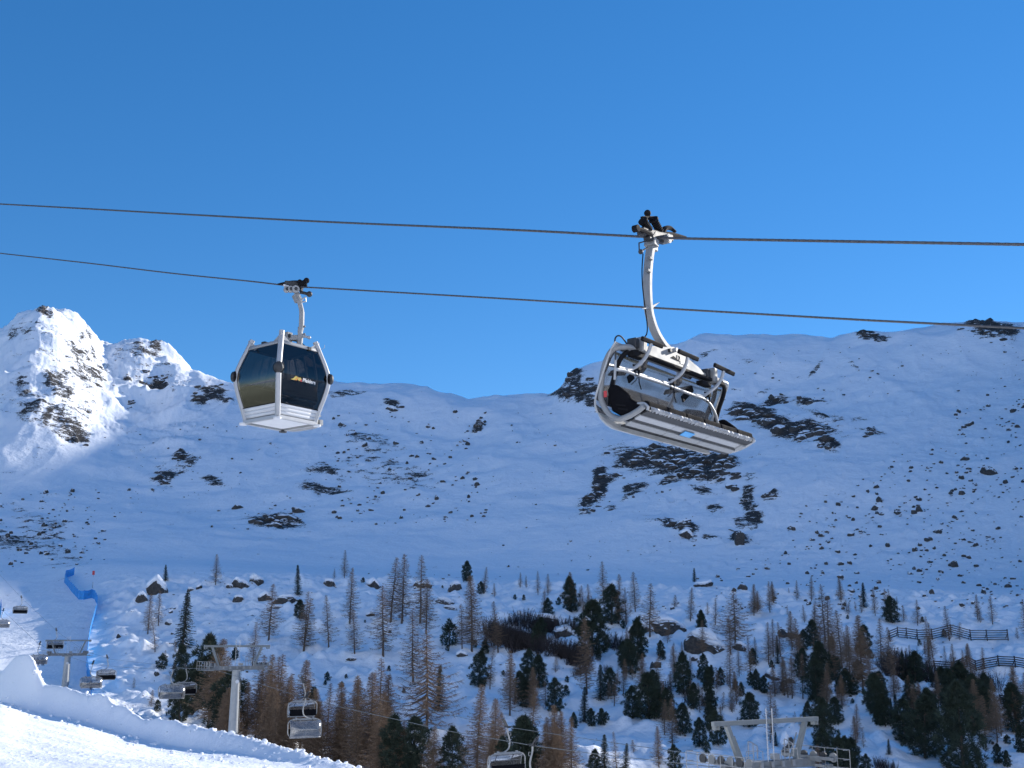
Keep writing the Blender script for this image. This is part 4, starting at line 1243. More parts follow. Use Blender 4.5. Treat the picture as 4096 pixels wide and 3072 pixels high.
def small_chair():
    root = empty('lift_chair')
    m = MB()
    m.box((0, 0, 0.02), (.16, .62, .14)); m.bar((0, -.45, .05), (0, .5, .03), .05, .05)
    m.bar((-.05, .1, .05), (-.1, .5, .5), .11, .11); m.bar((.06, .1, .05), (.02, .5, .5), .11, .11)
    m.sphere((-.04, .54, .55), .09, 8, 6); m.bar((-.3, -.2, .02), (.3, -.15, .06), .06, .06)
    m.build('grip', M['darksteel'], root)
    m = MB(); m.tube(catmull([(0, 0, -.05), (.02, 0, -.4), (.16, 0, -.85), (.20, 0, -1.25), (.06, 0, -1.62), (-.3, 0, -1.84), (-.75, 0, -1.9)], 5), .062, 8)
    m.build('hanger', M['galv'], root)
    m = MB(); m.tube([(.12, 0, -.42), (.3, 0, -.40), (.3, 0, -.62), (.14, 0, -.66)], .022, 6); m.build('hanger_step', M['galv'], root)
    m = MB(); m.box((0, 0, -1.93), (2.3, .16, .14)); m.box((-.85, 0, -1.88), (.14, .2, .22)); m.box((.85, 0, -1.88), (.14, .2, .22)); m.build('top_beam', M['galv'], root, False)
    w, zt, zb, rc = 1.62, -1.97, -3.48, .42
    loop = []
    for cx, cz, a0 in ((w - rc, zt - rc, 0), (-w + rc, zt - rc, 90), (-w + rc, zb + rc, 180), (w - rc, zb + rc, 270)):
        for k in range(6):
            a = R(a0 + 90 * k / 5); loop.append((cx + rc * math.cos(a), 0, cz + rc * math.sin(a)))
    m = MB(); m.tube(loop, .052, 8, closed=True); m.build('frame', M['galv'], root)
    # hood
    sec = [(.10, -2.05), (.42, -2.12), (.72, -2.35), (.90, -2.7), (.93, -3.02), (.80, -3.32), (.58, -3.55)]
    rows = []
    for k in range(17):
        u = -1 + 2 * k / 16; f = 1 - abs(u) ** 6 * 0.55
        rows.append([(u * 1.52, 0.10 + (y - .10) * f, z) for y, z in sec])
    m = MB(); m.grid(rows); m.build('hood', M['smoke_hood'], root)
    m = MB()
    m.tube([(-1.53, .10 + (y - .10) * .45, z) for y, z in sec], .035, 6); m.tube([(1.53, .10 + (y - .10) * .45, z) for y, z in sec], .035, 6)
    m.tube([r_[-1] for r_ in rows], .04, 6)
    m.build('hood_rim', M['galv'], root)
    m = MB(); m.box((0, -.14, -3.08), (3.0, .1, .62)); m.build('backrest', M['cushion'], root, False, .03)
    m = MB(); m.box((0, .14, -3.38), (3.0, .5, .1)); m.build('seat', M['cushion'], root, False, .02)
    for sx in (-.75, .75):
        m = MB(); m.tube(catmull([(sx, .1, -1.95), (sx, .45, -2.25), (sx - .05, .5, -2.5)], 4), .028, 6); m.box((sx, .48, -2.52), (.3, .06, .1)); m.build('bar_arm', M['darksteel'], root)
    m = MB(); m.tube([(-1.3, .45, -2.5), (1.3, .45, -2.5)], .022, 6); m.build('safety_bar', M['galv'], root)
    return root
proto = small_chair()
CHPX = [('L', 77.4, 2130), ('L', 112.5, 1222), ('L', 148, 692), ('L', 186.5, 370), ('L', 224, 158), ('L', 261, 12), ('R', 91.6, 2030), ('R', 128, 1215), ('R', 164, 745), ('R', 204, 430), ('R', 242, 226), ('R', 279, 86)]
CH = [(a_, b_) for a_, b_, c_ in CHPX]
def rope_at(side_, px):
    L_ = sorted(ROPE_L if side_ == 'L' else ROPE_R)
    return line_pt(px, float(np.interp(px, [q[0] for q in L_], [q[1] for q in L_])), side_)
CHP = {(a_, b_): rope_at(a_, c_) for a_, b_, c_ in CHPX}
CLAB = {('L', 77.4): 'chairlift chair hanger at the bottom edge, chair itself below the picture', ('L', 112.5): 'nearest smoke-hooded chair hanging right of the middle lift tower',
 ('L', 148): 'smoke-hooded chair hanging just left of the middle lift tower', ('L', 186.5): 'smoke-hooded chair carrying one skier in front of the blue net', ('L', 224): 'smoke-hooded chair with dangling skis left of the far tower',
 ('L', 261): 'smoke-hooded chair cut by the left picture edge', ('R', 91.6): 'large chair seen from behind, cut off by the bottom edge', ('R', 128): 'black-backed chair directly above the nearest hooded chair',
 ('R', 164): 'black-backed chair half hidden behind the chair left of middle tower', ('R', 204): 'black-backed chair right of the one with the lone skier', ('R', 242): 'black-backed chair behind the far lift tower head', ('R', 279): 'highest black-backed chair at the far left'}
first = True
CHAIRS = {}
for side_, y in CH:
    A = LA0 + (HG if side_ == 'R' else -HG)
    P = PL if side_ == 'L' else PR
    o = proto if first else copy_tree(proto); first = False
    o.location = CHP[(side_, y)]
    ang = math.atan2(LDIR.y, LDIR.x) - math.pi / 2
    o.rotation_euler = (0, 0, ang + (math.pi if side_ == 'L' else 0))
    tag(o, CLAB[(side_, y)], 'chair', 'chairs of the lower chairlift')
    CHAIRS[(side_, y)] = o

# riders on two of the chairs
def rider(chair, x, suit, label):
    me = bpy.data.meshes.new('person')
    z = -3.30
    vs = [(x, .10, z + .10), (x, .05, z + .40), (x, .03, z + .62), (x, .05, z + .76), (x, .07, z + .92),
          (x - .10, .25, z + .12), (x - .12, .58, z + .10), (x - .12, .62, z - .34), (x - .12, .74, z - .40),
          (x + .10, .25, z + .12), (x + .12, .58, z + .10), (x + .12, .62, z - .34), (x + .12, .74, z - .40),
          (x - .2, .04, z + .60), (x - .26, .12, z + .34), (x - .18, .38, z + .28), (x + .2, .04, z + .60), (x + .26, .12, z + .34), (x + .18, .38, z + .28)]
    ed = [(0, 1), (1, 2), (2, 3), (3, 4), (0, 5), (5, 6), (6, 7), (7, 8), (0, 9), (9, 10), (10, 11), (11, 12), (2, 13), (13, 14), (14, 15), (2, 16), (16, 17), (17, 18)]
    me.from_pydata(vs, ed, [])
    o = mesh_obj('person', me)
    md = o.modifiers.new('skin', 'SKIN')
    rad = [.17, .17, .15, .07, .13, .11, .085, .08, .075, .11, .085, .08, .075, .08, .06, .05, .08, .06, .05]
    for sv_, r_ in zip(me.skin_vertices[0].data, rad): sv_.radius = (r_, r_)
    me.skin_vertices[0].data[0].use_root = True
    o.modifiers.new('sub', 'SUBSURF').levels = 1
    me.materials.append(M[suit])
    o.matrix_world = chair.matrix_basis.copy()
    for s in (-.12, .12):
        m = MB(); m.bar((x + s, .62 - .75, z - .50), (x + s, .62 + .95, z - .46), .085, .03); m.bar((x + s, 1.52, z - .465), (x + s, 1.72, z - .36), .08, .02)
        m.bar((x + s, .55, z - .44), (x + s, .85, z - .43), .1, .12)
        m.build('ski', M['darksteel'], o, False)
    tag(o, label, 'person')
rider(CHAIRS[('L', 186.5)], .05, 'jacket_dark', 'lone skier in dark clothes riding the chair before the blue net')
rider(CHAIRS[('L', 224)], -.75, 'jacket_dark', 'skier seated at the right side of the far hooded chair')
rider(CHAIRS[('L', 224)], .1, 'jacket_blue', 'skier seated in the middle of the far hooded chair')
rider(CHAIRS[('L', 224)], .8, 'jacket_red', 'skier seated at the left side of the far hooded chair')

def tower(px, py, label, gantry=2.4):
    r_ = ray(px, py); tp = r_ * (LA0 / (r_.x - LB * r_.y))
    x, yc, h0 = tp.x, tp.y, tp.z
    gz = height(x, yc) if yc > 41 else -20
    ang = math.atan2(LDIR.y, LDIR.x) - math.pi / 2
    root = empty('lift_tower', (x, yc, gz), ang)
    h = h0 - gz
    m = MB(); n = 8
    m.tube([(0, 0, -.8), (0, 0, h * .5), (0, 0, h - .3)], [.60, .52, .44], 24); m.cyl((0, 0, h - .32), (0, 0, h - .22), .6, 24)
    m.build('pole', M['pole'], root)
    m = MB()
    for sx in (-.18, .18): m.cyl((.66 + .0, sx, .6), (.52, sx, h), .025, 6)
    k = 1.0
    while k < h: m.cyl((.62, -.18, k), (.62, .18, k), .016, 5); k += .35
    m.build('pole_ladder', M['greysteel'], root)
    m = MB(); m.box((0, 0, h), (6.7, .42, .46)); m.box((0, 0, h - .2), (1.7, .6, .3)); m.build('crossarm', M['greysteel'], root, False, .02)
    for sx in (-1, 1):
        X = sx * 3.0
        tr = MB(); tr.bar((X, -1.9, h + .28), (X, 1.9, h + .28), .14, .16); tr.bar((X, -1.0, h + .15), (X, 1.0, h + .15), .12, .14)
        tr.box((X, 0, h + .1), (.3, .5, .5))
        so = tr.build('sheave_train', M['greysteel'], root, False)
        for k in range(6):
            yy = -1.75 + k * .7
            wv = MB(); wv.cyl((X - .05 + sx * .13, yy, h + .36), (X + .05 + sx * .13, yy, h + .36), .25, 16); wv.build('sheave', M['darksteel'] if k % 2 else M['greysteel'], so)
        # inspection platform with railings
        pf = MB(); pf.box((X + sx * .62, 0, h - .22), (.62, 4.4, .05)); pf.box((X + sx * .3, -1.2, h - .12), (.7, .08, .1)); pf.box((X + sx * .3, 1.2, h - .12), (.7, .08, .1))
        po = pf.build('platform', M['greysteel'], root, False)
        rl = MB(); xo = X + sx * .92
        for zz in (.45, .95):
            rl.tube([(xo - sx * .5, -2.2, h - .2 + zz), (xo, -2.2, h - .2 + zz), (xo, 2.2, h - .2 + zz), (xo - sx * .5, 2.2, h - .2 + zz)], .022, 6)
        for k in range(6):
            yy = -2.2 + k * .88; rl.cyl((xo, yy, h - .2), (xo, yy, h + .75), .02, 6)
        rl.build('railing', M['galv'], po)
        # cable catcher hoops
        hp = MB()
        hx = sx * 1.35
        hp.tube(catmull([(hx - .35, -.25, h + .2), (hx - .35, -.25, h + 1.15), (hx - .28, -.25, h + 1.3), (hx + .2, -.25, h + 1.1), (hx + .3, -.25, h + .95), (hx + .3, -.25, h + .4)], 4), .03, 6)
        hp.cyl((hx, -.25, h + .2), (hx, -.25, h + 1.2), .025, 6); hp.cyl((hx - .35, -.25, h + .7), (hx, -.25, h + .7), .02, 6)
        hp.build('guard_hoop', M['galv'], root)
        st = MB(); st.bar((sx * 2.1, 0, h + .2), (sx * 2.95, 0, h + gantry - .05), .22, .26, (0, 1, 0)); st.bar((sx * 1.75, .1, h + .3), (sx * 2.35, .1, h + gantry * .72), .05, .05); st.build('gantry_strut', M['gantry'], root, False)
    m = MB(); m.box((0, 0, h + gantry + .06), (7.9, .24, .24))
    for sx in (-3.85, 3.85, -3.6, 3.6): m.box((sx, 0, h + gantry - .1), (.08, .28, .3))
    m.build('gantry_beam', M['gantry'], root, False, .01)
    m = MB()
    for sx in (-.22, .22): m.cyl((sx, -.2, h + .2), (sx, -.2, h + gantry + .75), .03, 6)
    k = .5
    while k < gantry + .7: m.cyl((-.22, -.2, h + k), (.22, -.2, h + k), .018, 6); k += .38
    m.build('gantry_ladder', M['alu'], root)
    m = MB(); m.cyl((0, -.55, h - 1.5), (0, -.58, h - 1.5), .22, 18); m.build('number_disc', M['white'], root)
    # small fittings on the crossarm
    m = MB()
    m.box((.5, 0, h + .42), (.45, .3, .3)); m.build('junction_box', M['galv'], root, False)
    for k in range(5):
        m = MB(); m.box((-1.6 + k * .8, -.28, h + .05), (.18, .12, .3)); m.build('bracket', M['galv'], root, False)
    for sx in (-1, 1):
        m = MB(); m.tube([(sx * .7, -.3, h + .24), (sx * .7, -.3, h + .75), (sx * 1.0, -.3, h + .8), (sx * 1.9, -.3, h + .8), (sx * 1.95, -.3, h + .24)], .022, 6); m.build('railing', M['galv'], root)
    tag(root, label, 'lift tower', 'towers of the lower chairlift')
tower(3075, 3060, 'nearest lift tower, only its grey gantry and platform show at the bottom', 2.2)
tower(945, 2672, 'middle lift tower with tall pale pole among brown larches')
tower(270, 2618, 'far lift tower rising behind the snow bank at the left')
# ------------------------------------------------------------------ main lift: gondola cabin and six-seat chair on two haul ropes
AZC = R(38)
EX = Vector((math.sin(AZC), math.cos(AZC), 0)); EY = Vector((-EX.y, EX.x, 0))
RZ = math.atan2(EX.y, EX.x)

class Frame:
    def __init__(s, O): s.O = Vector(O)
    def loc(s, P): D = Vector(P) - s.O; return Vector((D.dot(EX), D.dot(EY), D.z))
    def X(s, px, py, v): return s.loc(on_plane(px, py, EX, v + s.O.dot(EX)))
    def Y(s, px, py, v): return s.loc(on_plane(px, py, EY, v + s.O.dot(EY)))
    def Z(s, px, py, v):
        r = ray(px, py); return s.loc(r * ((v + s.O.z) / r.z))

def text_mesh(txt, size, mat, extr=0.002, shear=0.0):
    cu = bpy.data.curves.new('text', 'FONT'); cu.body = txt; cu.size = size; cu.extrude = extr; cu.align_x = 'CENTER'; cu.align_y = 'CENTER'
    cu.offset = size * 0.012
    ob = bpy.data.objects.new('text_tmp', cu); COL.objects.link(ob)
    dg = bpy.context.evaluated_depsgraph_get()
    me = bpy.data.meshes.new_from_object(ob.evaluated_get(dg))
    bpy.data.objects.remove(ob, do_unlink=True)
    me.name = 'lettering'; me.materials.clear(); me.materials.append(mat)
    return me

# ---- six-seat chair -------------------------------------------------
CW = 3.4
r1 = ray(2575, 1622); r2 = ray(3016, 1788)
det = -r1.x * r2.y + r2.x * r1.y
bx_, by_ = CW * EX.x, CW * EX.y
s1 = (bx_ * r2.y - r2.x * by_) / det; s2 = (-r1.x * by_ + r1.y * bx_) / det
A_ = r1 * s1; B_ = r2 * s2
OC = (A_ + B_) / 2
CF = Frame(OC)
ch = empty('lift_chair', OC, RZ)
tag(ch, 'large empty six-seat chair with open clear hood hanging in front of the cliffs', 'chair')

def seat_strip(name, y0, z0, y1, z1, th, mat, xs, bev=.006):
    d = Vector((y1 - y0, z1 - z0)); n = Vector((-d.y, d.x)).normalized() * th
    poly = [(y0, z0), (y1, z1), (y1 + n.x, z1 + n.y), (y0 + n.x, z0 + n.y)]
    for a, b in xs:
        m = MB(); m.extrude(poly, a, b); m.build(name, mat, ch, False, bev)
XE = 1.62
# six cushions
for k in range(6):
    a = -XE + k * (2 * XE / 6) + .008; b = a + 2 * XE / 6 - .016
    m = MB(); m.extrude([(-.035, .055), (-.03, .135), (.02, .16), (.46, .06), (.46, .0), (.02, .03)], a, b); m.build('seat_cushion', M['cushion'], ch, False, .02)
    m = MB(); m.extrude([(.44, .06), (.49, .25), (.53, .27), (.57, .25), (.55, .04)], a, b); m.build('back_cushion', M['cushion'], ch, False, .02)
# crumpled silver apron under the front edge
rows = []
rg = random.Random(8)
N = 150
for k in range(N + 1):
    x = -XE + .02 + (2 * XE - .12) * k / N
    w = .018 * math.sin(k * 1.9 + 2 * math.sin(k * .37)) + rg.uniform(-.008, .008)
    rows.append([(x, -.045 + w * .4, .062), (x, -.06 + w, .028), (x, -.03 - w, -.004 + w * .3)])
m = MB(); m.grid(rows); m.build('front_apron', M['alu'], ch)
seat_strip('seat_rail', -.02, -.004, .10, -.045, .03, M['darksteel'], [(-XE, XE)])
seat_strip('underside_panel', .102, -.052, .205, -.098, .035, M['alu'], [(-XE, -.62), (-.61, .40), (.41, XE - .18)], .012)
seat_strip('seat_rail', .20, -.085, .265, -.108, .03, M['darksteel'], [(-XE, XE)])
seat_strip('underside_panel', .262, -.125, .36, -.165, .03, M['lightgrey'], [(-XE, -.62), (-.61, .40), (.41, XE - .06)], .012)
seat_strip('seat_rail', .352, -.15, .47, -.16, .025, M['darksteel'], [(-XE + .05, XE - .05)])
m = MB(); m.box((XE - .10, .16, -.07), (.17, .14, .07), Euler((-.42, 0, 0)).to_matrix()); m.build('end_bracket', M['lightgrey'], ch, False, .015)
q = CF.Y(2745, 1751, .20)
rot = Euler((-.42, 0, 0)).to_matrix()
m = MB(); m.box((q.x, .178, -.108), (.30, .115, .012), rot); m.build('blue_sticker', M['blue_sticker'], ch, False, .02)
# side frames: C-shaped tubes, open to the front
LOOP = [(.10, .96), (.30, 1.0), (.48, .95), (.61, .80), (.685, .57), (.715, .30), (.66, .13), (.56, 0), (.42, -.075), (.27, -.06), (.10, .0), (.0, .06)]
for sx in (-1, 1):
    X = sx * 1.70
    pts = [(sx * 1.35, .36, 1.0), (sx * 1.52, .36, 1.005)] + [(X, y, z) for y, z in LOOP[2:]]
    m = MB(); m.tube(catmull(pts, 6), .042, 12); m.build('side_frame', M['galv'] if sx < 0 else M['alu'], ch)
    Xp = sx * 1.64
    m = MB(); m.extrude([(.62, .37), (.56, .44), (.47, .44), (.26, .27), (.24, .20), (.07, .10), (.02, .06), (.06, .0), (.20, -.02), (.42, -.02), (.55, .06)], Xp - .045, Xp + .045); so = m.build('armrest_panel', M['cushion'], ch, False, .03)
    for k in range(2):
        m = MB(); m.bar((Xp - .05, .46 - k * .03, .14 - k * .06), (Xp - .05, .30 - k * .03, .10 - k * .06), .012, .02); m.build('rib', M['black'], so, False)
    m = MB(); m.tube(catmull([(Xp - .02, .12, .11), (Xp - .02, .02, .10), (Xp - .02, -.04, .045), (Xp - .02, -.03, .0)], 4), .022, 8); m.build('arm_trim', M['alu'], ch)
    # dark hood arm
    m = MB(); m.tube(catmull([(sx * 1.30, .32, .97), (sx * 1.5, .38, .93), (sx * 1.58, .46, .80), (sx * 1.58, .54, .62), (sx * 1.58, .61, .40), (sx * 1.58, .63, .18)], 5), .036, 8); m.build('hood_arm', M['black'], ch)
m = MB(); m.tube(catmull([(-1.45, .40, 1.06), (-1.60, .42, 1.16), (-1.70, .45, 1.10), (-1.68, .46, .85), (-1.62, .52, .5), (-1.60, .57, .2)], 5), .012, 6); m.build('gas_strut', M['darksteel'], ch)
m = MB(); m.cyl((-1.665, .47, .80), (-1.63, .515, .52), .02, 8); m.build('strut_sleeve', M['alu'], ch)
# top crossbeam with plates
m = MB(); m.box((0, .40, 1.0), (3.0, .13, .11)); m.build('top_beam', M['greysteel'], ch, False, .015)
m = MB(); m.box((0, .33, .955), (2.7, .09, .05)); m.build('beam_channel', M['black'], ch, False, .01)
plate = [(2567,1386),(2620,1384),(2660,1388),(2694,1388),(2712,1402),(2800,1475),(2816,1497),(2800,1498),(2694,1458),(2560,1408)]
for yy in (.30, .50):
    m = MB(); P = []
    for px, py in plate:
        v = CF.Y(px, py, .30); P.append((v.x, v.z))
    m.extrude(P, yy - .006, yy + .006, 'y'); m.build('bracket_plate', M['galv'], ch, False)
v = CF.Y(2697, 1401, .29); m = MB(); m.cyl((v.x, .24, v.z), (v.x, .30, v.z), .035, 12); m.build('bolt', M['alu'], ch)
v = CF.Y(2676, 1402, .29); m = MB(); m.cyl((v.x, .25, v.z), (v.x, .30, v.z), .03, 12); m.build('bolt', M['darksteel'], ch)
tri_ = [CF.Y(2683, 1430, .293), CF.Y(2694, 1424, .293), CF.Y(2714, 1444, .293)]
m = MB(); m.extrude([(p_.x, p_.z) for p_ in tri_], .286, .292, 'y'); m.build('cutout', M['black'], ch, False)
for px, py in ((2556, 1385), (2840, 1505)):
    v = CF.Y(px, py + 4, .36)
    m = MB(); m.box((v.x, .36, v.z + .02), (.12, .22, .24), Euler((0, R(6), 0)).to_matrix()); m.build('beam_bracket', M['galv'], ch, False, .02)
    m = MB(); m.box((v.x - .13, .38, v.z + .03), (.1, .16, .16)); m.build('hinge_block', M['darksteel'], ch, False, .02)
for px, py in ((2545, 1424), (2815, 1536)):
    v = CF.Y(px, py, .33)
    m = MB(); m.box((v.x, .33, v.z), (.30, .12, .07)); m.build('lock_box', M['black'], ch, False, .015)
# number
v = CF.Y(2715, 1433, .288)
nb = mesh_obj('number', text_mesh('12', .125, M['blackprint']), ch); nb.location = (v.x, .288, v.z); nb.rotation_euler = (R(90), 0, 0)
v = CF.Y(2732, 1440, .290)
m = MB(); m.box((v.x + .04, .290, v.z - .01), (.24, .004, .12)); m.build('white_sticker', M['whiteprint'], ch, False)
# hood, swung open behind the seats
SEC = [(.40, 1.04), (.50, .93), (.61, .72), (.72, .50), (.81, .29), (.83, .17), (.79, .05)]
SK = [(.79, .05), (.73, -.06), (.63, -.15), (.52, -.215), (.42, -.25)]
def hoodrows(sec, x0, x1, n=24):
    rows = []
    for k in range(n + 1):
        u = -1 + 2 * k / n; x = x0 + (x1 - x0) * k / n
        f = 1 - 0.13 * abs(u) ** 7
        rows.append([(x, .40 + (y - .40) * f, z) for y, z in sec])
    return rows
fine = [(p_.x, p_.y) for p_ in catmull([(y, z, 0) for y, z in SEC], 4)]
m = MB(); m.grid(hoodrows(fine, -1.76, 1.62)); hd = m.build('hood', M['hood'], ch)
skr = hoodrows(SK, -1.76, 1.28, 40)
for k_, row in enumerate(skr):
    u_ = max(0, (k_ / 40 - .86) / .14); f_ = math.sqrt(max(0.0, 1 - u_ * u_))
    skr[k_] = [(p_[0], row[0][1] + (p_[1] - row[0][1]) * f_, row[0][2] + (p_[2] - row[0][2]) * f_) for p_ in row]
m = MB(); m.grid(skr); sk = m.build('hood_skirt', M['frost'], ch)
sk.modifiers.new('solid', 'SOLIDIFY').thickness = .012
for x in (-1.76, 1.62):
    m = MB(); m.tube([(x, .40 + (y - .40) * .87, z) for y, z in fine], .014, 6); m.build('hood_edge', M['frost'], hd)
m = MB(); m.box((-1.752, .60, .30), (.01, .05, .09)); m.build('red_mark', M['redprint'], ch, False)
# dark rail on the hood with little struts
P = [CF.Y(px, py, .62) for px, py in ((2573, 1477), (2660, 1510), (2770, 1556))]
m = MB(); m.tube(P, .018, 6)
for a, b in (((2612, 1497), (2592, 1514)), ((2652, 1507), (2628, 1528)), ((2735, 1540), (2705, 1560)), ((2735, 1540), (2712, 1552))):
    m.tube([CF.Y(a[0], a[1], .62), CF.Y(b[0], b[1], .60)], .011, 5)
m.build('hood_rail', M['black'], ch)
for pp in (((2533, 1502), (2512, 1520)), ((2770, 1553), (2728, 1598))):
    a = CF.Y(pp[0][0], pp[0][1], .55); b = CF.Y(pp[1][0], pp[1][1], .50)
    m = MB(); m.bar(a, b, .11, .03, (0, 1, 0)); m.build('paddle', M['black'], ch, False, .02)
# raised safety bar with footrests
P = catmull([CF.Y(px, py, .30) for px, py in ((2468, 1478), (2500, 1483), (2560, 1505), (2640, 1531), (2700, 1553), (2770, 1580), (2815, 1596), (2840, 1618), (2862, 1660), (2872, 1700), (2876, 1722))], 5)
m = MB(); m.tube(P, .024, 8); m.build('safety_bar', M['alu'], ch)
for (f0, f1), arm, grip in (
    (((2567, 1353), (2650, 1386)), ((2604, 1375), (2596, 1402), (2580, 1432), (2556, 1458), (2528, 1476), (2505, 1480)), (2546, 1482)),
    (((2713, 1404), (2792, 1438)), ((2750, 1430), (2744, 1456), (2728, 1490), (2700, 1515), (2675, 1530), (2650, 1530)), (2687, 1538)),
    (((2857, 1459), (2936, 1497)), ((2894, 1485), (2886, 1512), (2868, 1542), (2836, 1568), (2810, 1584), (2780, 1580)), (2830, 1590))):
    a = CF.Y(f0[0], f0[1], .16); b = CF.Y(f1[0], f1[1], .16)
    m = MB(); m.bar(a, b, .07, .045, (0, 1, .3)); m.build('footrest', M['black'], ch, False, .015)
    ys = [.16, .18, .22, .26, .30, .30]
    m = MB(); m.tube(catmull([CF.Y(p_[0], p_[1], y) for p_, y in zip(arm, ys)], 5), .028, 8); m.build('bar_arm', M['alu'], ch)
    g = CF.Y(grip[0], grip[1], .29)
    m = MB(); m.tube([g + Vector((-.08, 0, .07)), g + Vector((.08, 0, .08)), g + Vector((.05, 0, -.06)), g + Vector((-.03, 0, -.07))], .017, 6, closed=True)
    m.bar(g + Vector((.0, 0, .05)), g + Vector((.07, 0, .06)), .07, .09); m.tube([g + Vector((.06, 0, -.02)), g + Vector((.10, .02, -.16)), g + Vector((.12, 0, -.26))], .009, 5)
    m.build('hand_grip', M['black'], ch)
# hanger arm and grip
HPX = [(2677, 1404), (2650, 1376), (2622, 1330), (2604, 1280), (2594, 1230), (2590, 1150), (2592, 1080), (2600, 1010), (2610, 975)]
HP = [CF.Y(px, py, .44) for px, py in HPX]
sq = [(1, .62), (.0, .62), (-1, .62), (-1, 0), (-1, -.62), (0, -.62), (1, -.62), (1, 0)]
m = MB(); m.tube(catmull(HP, 6), .062, 8, True, sq); m.build('hanger', M['galv'], ch, True, .008)
top = HP[-1]
GP = CF.Y(2612, 949, .44)
m = MB(); m.bar(top + Vector((0, 0, -.12)), GP + Vector((0, 0, -.02)), .12, .12); m.bar(top + Vector((-.04, 0, -.06)), top + Vector((-.02, 0, .06)), .19, .14); m.build('grip_neck', M['galv'], ch, False, .01)
cl = [CF.Y(px, py, .44) for px, py in ((2572, 1015), (2568, 1080), (2570, 1140), (2575, 1190), (2588, 1290), (2588, 1330), (2578, 1350), (2560, 1372))]
m = MB(); m.tube(catmull(cl, 5), .010, 6); m.build('cable', M['black'], ch)
lv = [CF.Y(px, py, .40) for px, py in ((2588, 963), (2556, 972), (2557, 1000), (2560, 1008), (2590, 990))]
m = MB(); m.tube(lv, .012, 6); m.sphere(CF.Y(2563, 1007, .40), .04, 10, 7); m.build('release_lever', M['darksteel'], ch)
for px, py in ((2600, 1034), (2592, 1083)):
    v = CF.Y(px, py, .38); m = MB(); m.box(v, (.09, .06, .05)); m.build('bracket', M['greysteel'], ch, False, .01)
v0 = CF.Y(2566, 1236, .40); v1 = CF.Y(2600, 1226, .40); v2 = CF.Y(2640, 1208, .40); v3 = CF.Y(2610, 1234, .40)
m = MB(); m.add([v0, v1, v2, v3, v0 + Vector((0, .03, 0)), v1 + Vector((0, .03, 0)), v2 + Vector((0, .03, 0)), v3 + Vector((0, .03, 0))], [(0, 1, 2, 3), (7, 6, 5, 4), (0, 4, 5, 1), (1, 5, 6, 2), (2, 6, 7, 3), (3, 7, 4, 0)])
m.build('step_fin', M['lightgrey'], ch, False)
# detachable grip: jaws, two coil springs, levers and rollers
def coil(a, b, r_, wire, turns, n=10):
    a = Vector(a); b = Vector(b); d = (b - a); ax = d.normalized(); u_ = ax.orthogonal().normalized(); w_ = ax.cross(u_)
    return [a + d * (k / (turns * n)) + (u_ * math.cos(2 * math.pi * k / n) + w_ * math.sin(2 * math.pi * k / n)) * r_ for k in range(turns * n + 1)]
def grip_px(px, py, y=.42): return CF.Y(px, py, y)
gm = MB(); gm.bar(grip_px(2560, 925), grip_px(2680, 955), .13, .12); gm.bar(grip_px(2585, 950), grip_px(2660, 965), .12, .10); gm.bar(grip_px(2600, 935), grip_px(2615, 965), .14, .16); gm.build('grip_body', M['darksteel'], ch, False, .02)
for a, b in (((2573, 885), (2598, 922)), ((2615, 880), (2640, 928))):
    A1 = grip_px(*a, .40); B1 = grip_px(*b, .40)
    m = MB(); m.tube(coil(A1, B1, .052, .014, 7), .015, 6); m.cyl(A1, B1, .03, 10); d = (B1 - A1).normalized(); m.cyl(A1 - d * .02, A1 + d * .012, .078, 14); m.build('coil_spring', M['black'], ch)
m = MB(); v = grip_px(2590, 853); m.sphere(v, .055, 12, 8); m.bar(v, grip_px(2596, 880), .05, .05); m.bar(grip_px(2568, 872), grip_px(2618, 872), .05, .05); m.build('spring_head', M['black'], ch)
m = MB(); v = grip_px(2545, 914, .36); m.cyl(v + Vector((0, -.04, 0)), v + Vector((0, .05, 0)), .055, 16); m.tube([v, grip_px(2575, 925, .38), grip_px(2598, 940, .40)], [.03, .045, .06], 8); m.build('roller_lever', M['black'], ch)
m = MB(); v = grip_px(2667, 956, .34); m.cyl(v + Vector((0, -.05, 0)), v + Vector((0, .06, 0)), .075, 18); m.build('roller', M['greysteel'], ch)
m = MB(); m.cyl(v + Vector((0, -.056, 0)), v + Vector((0, -.05, 0)), .05, 18); m.build('roller_cap', M['lightgrey'], ch)
m = MB(); m.tube(catmull([grip_px(2648, 935), grip_px(2660, 914), grip_px(2680, 912), grip_px(2695, 922), grip_px(2702, 926)], 4), [.05 - .0018 * k for k in range(17)], 6); m.build('closing_lever', M['black'], ch)
m = MB(); m.tube([grip_px(2650, 938), grip_px(2690, 940), grip_px(2745, 948)], [.055, .045, .012], 6); m.build('rope_guide', M['black'], ch)

# ---- gondola cabin -------------------------------------------------
YG = 30.5
cor = at(1110, 1654, YG - .98)
OG = cor - (EX * -.70 + EY * -.70)
GF = Frame(OG)
gd = empty('gondola_cabin', OG, RZ)
tag(gd, 'dark-windowed silver gondola cabin hanging on the lower haul rope', 'gondola')
PROF = [(0, .70), (.3, .765), (.62, .845), (.92, .907), (1.12, .93), (1.34, .912), (1.65, .83), (1.95, .737), (2.28, .64)]
zs = [0.04 * k for k in range(58)]
PZ = [p_[0] for p_ in PROF]; PH = [p_[1] for p_ in PROF]
def hz(z):
    return float(sum(np.interp(z + d, PZ, PH) for d in (-.06, -.03, 0, .03, .06)) / 5) if 0.12 < z < 2.1 else float(np.interp(z, PZ, PH))
FACE = {'front': lambda u, h: (u, -h), 'back': lambda u, h: (-u, h), 'left': lambda u, h: (-h, -u), 'right': lambda u, h: (h, u)}
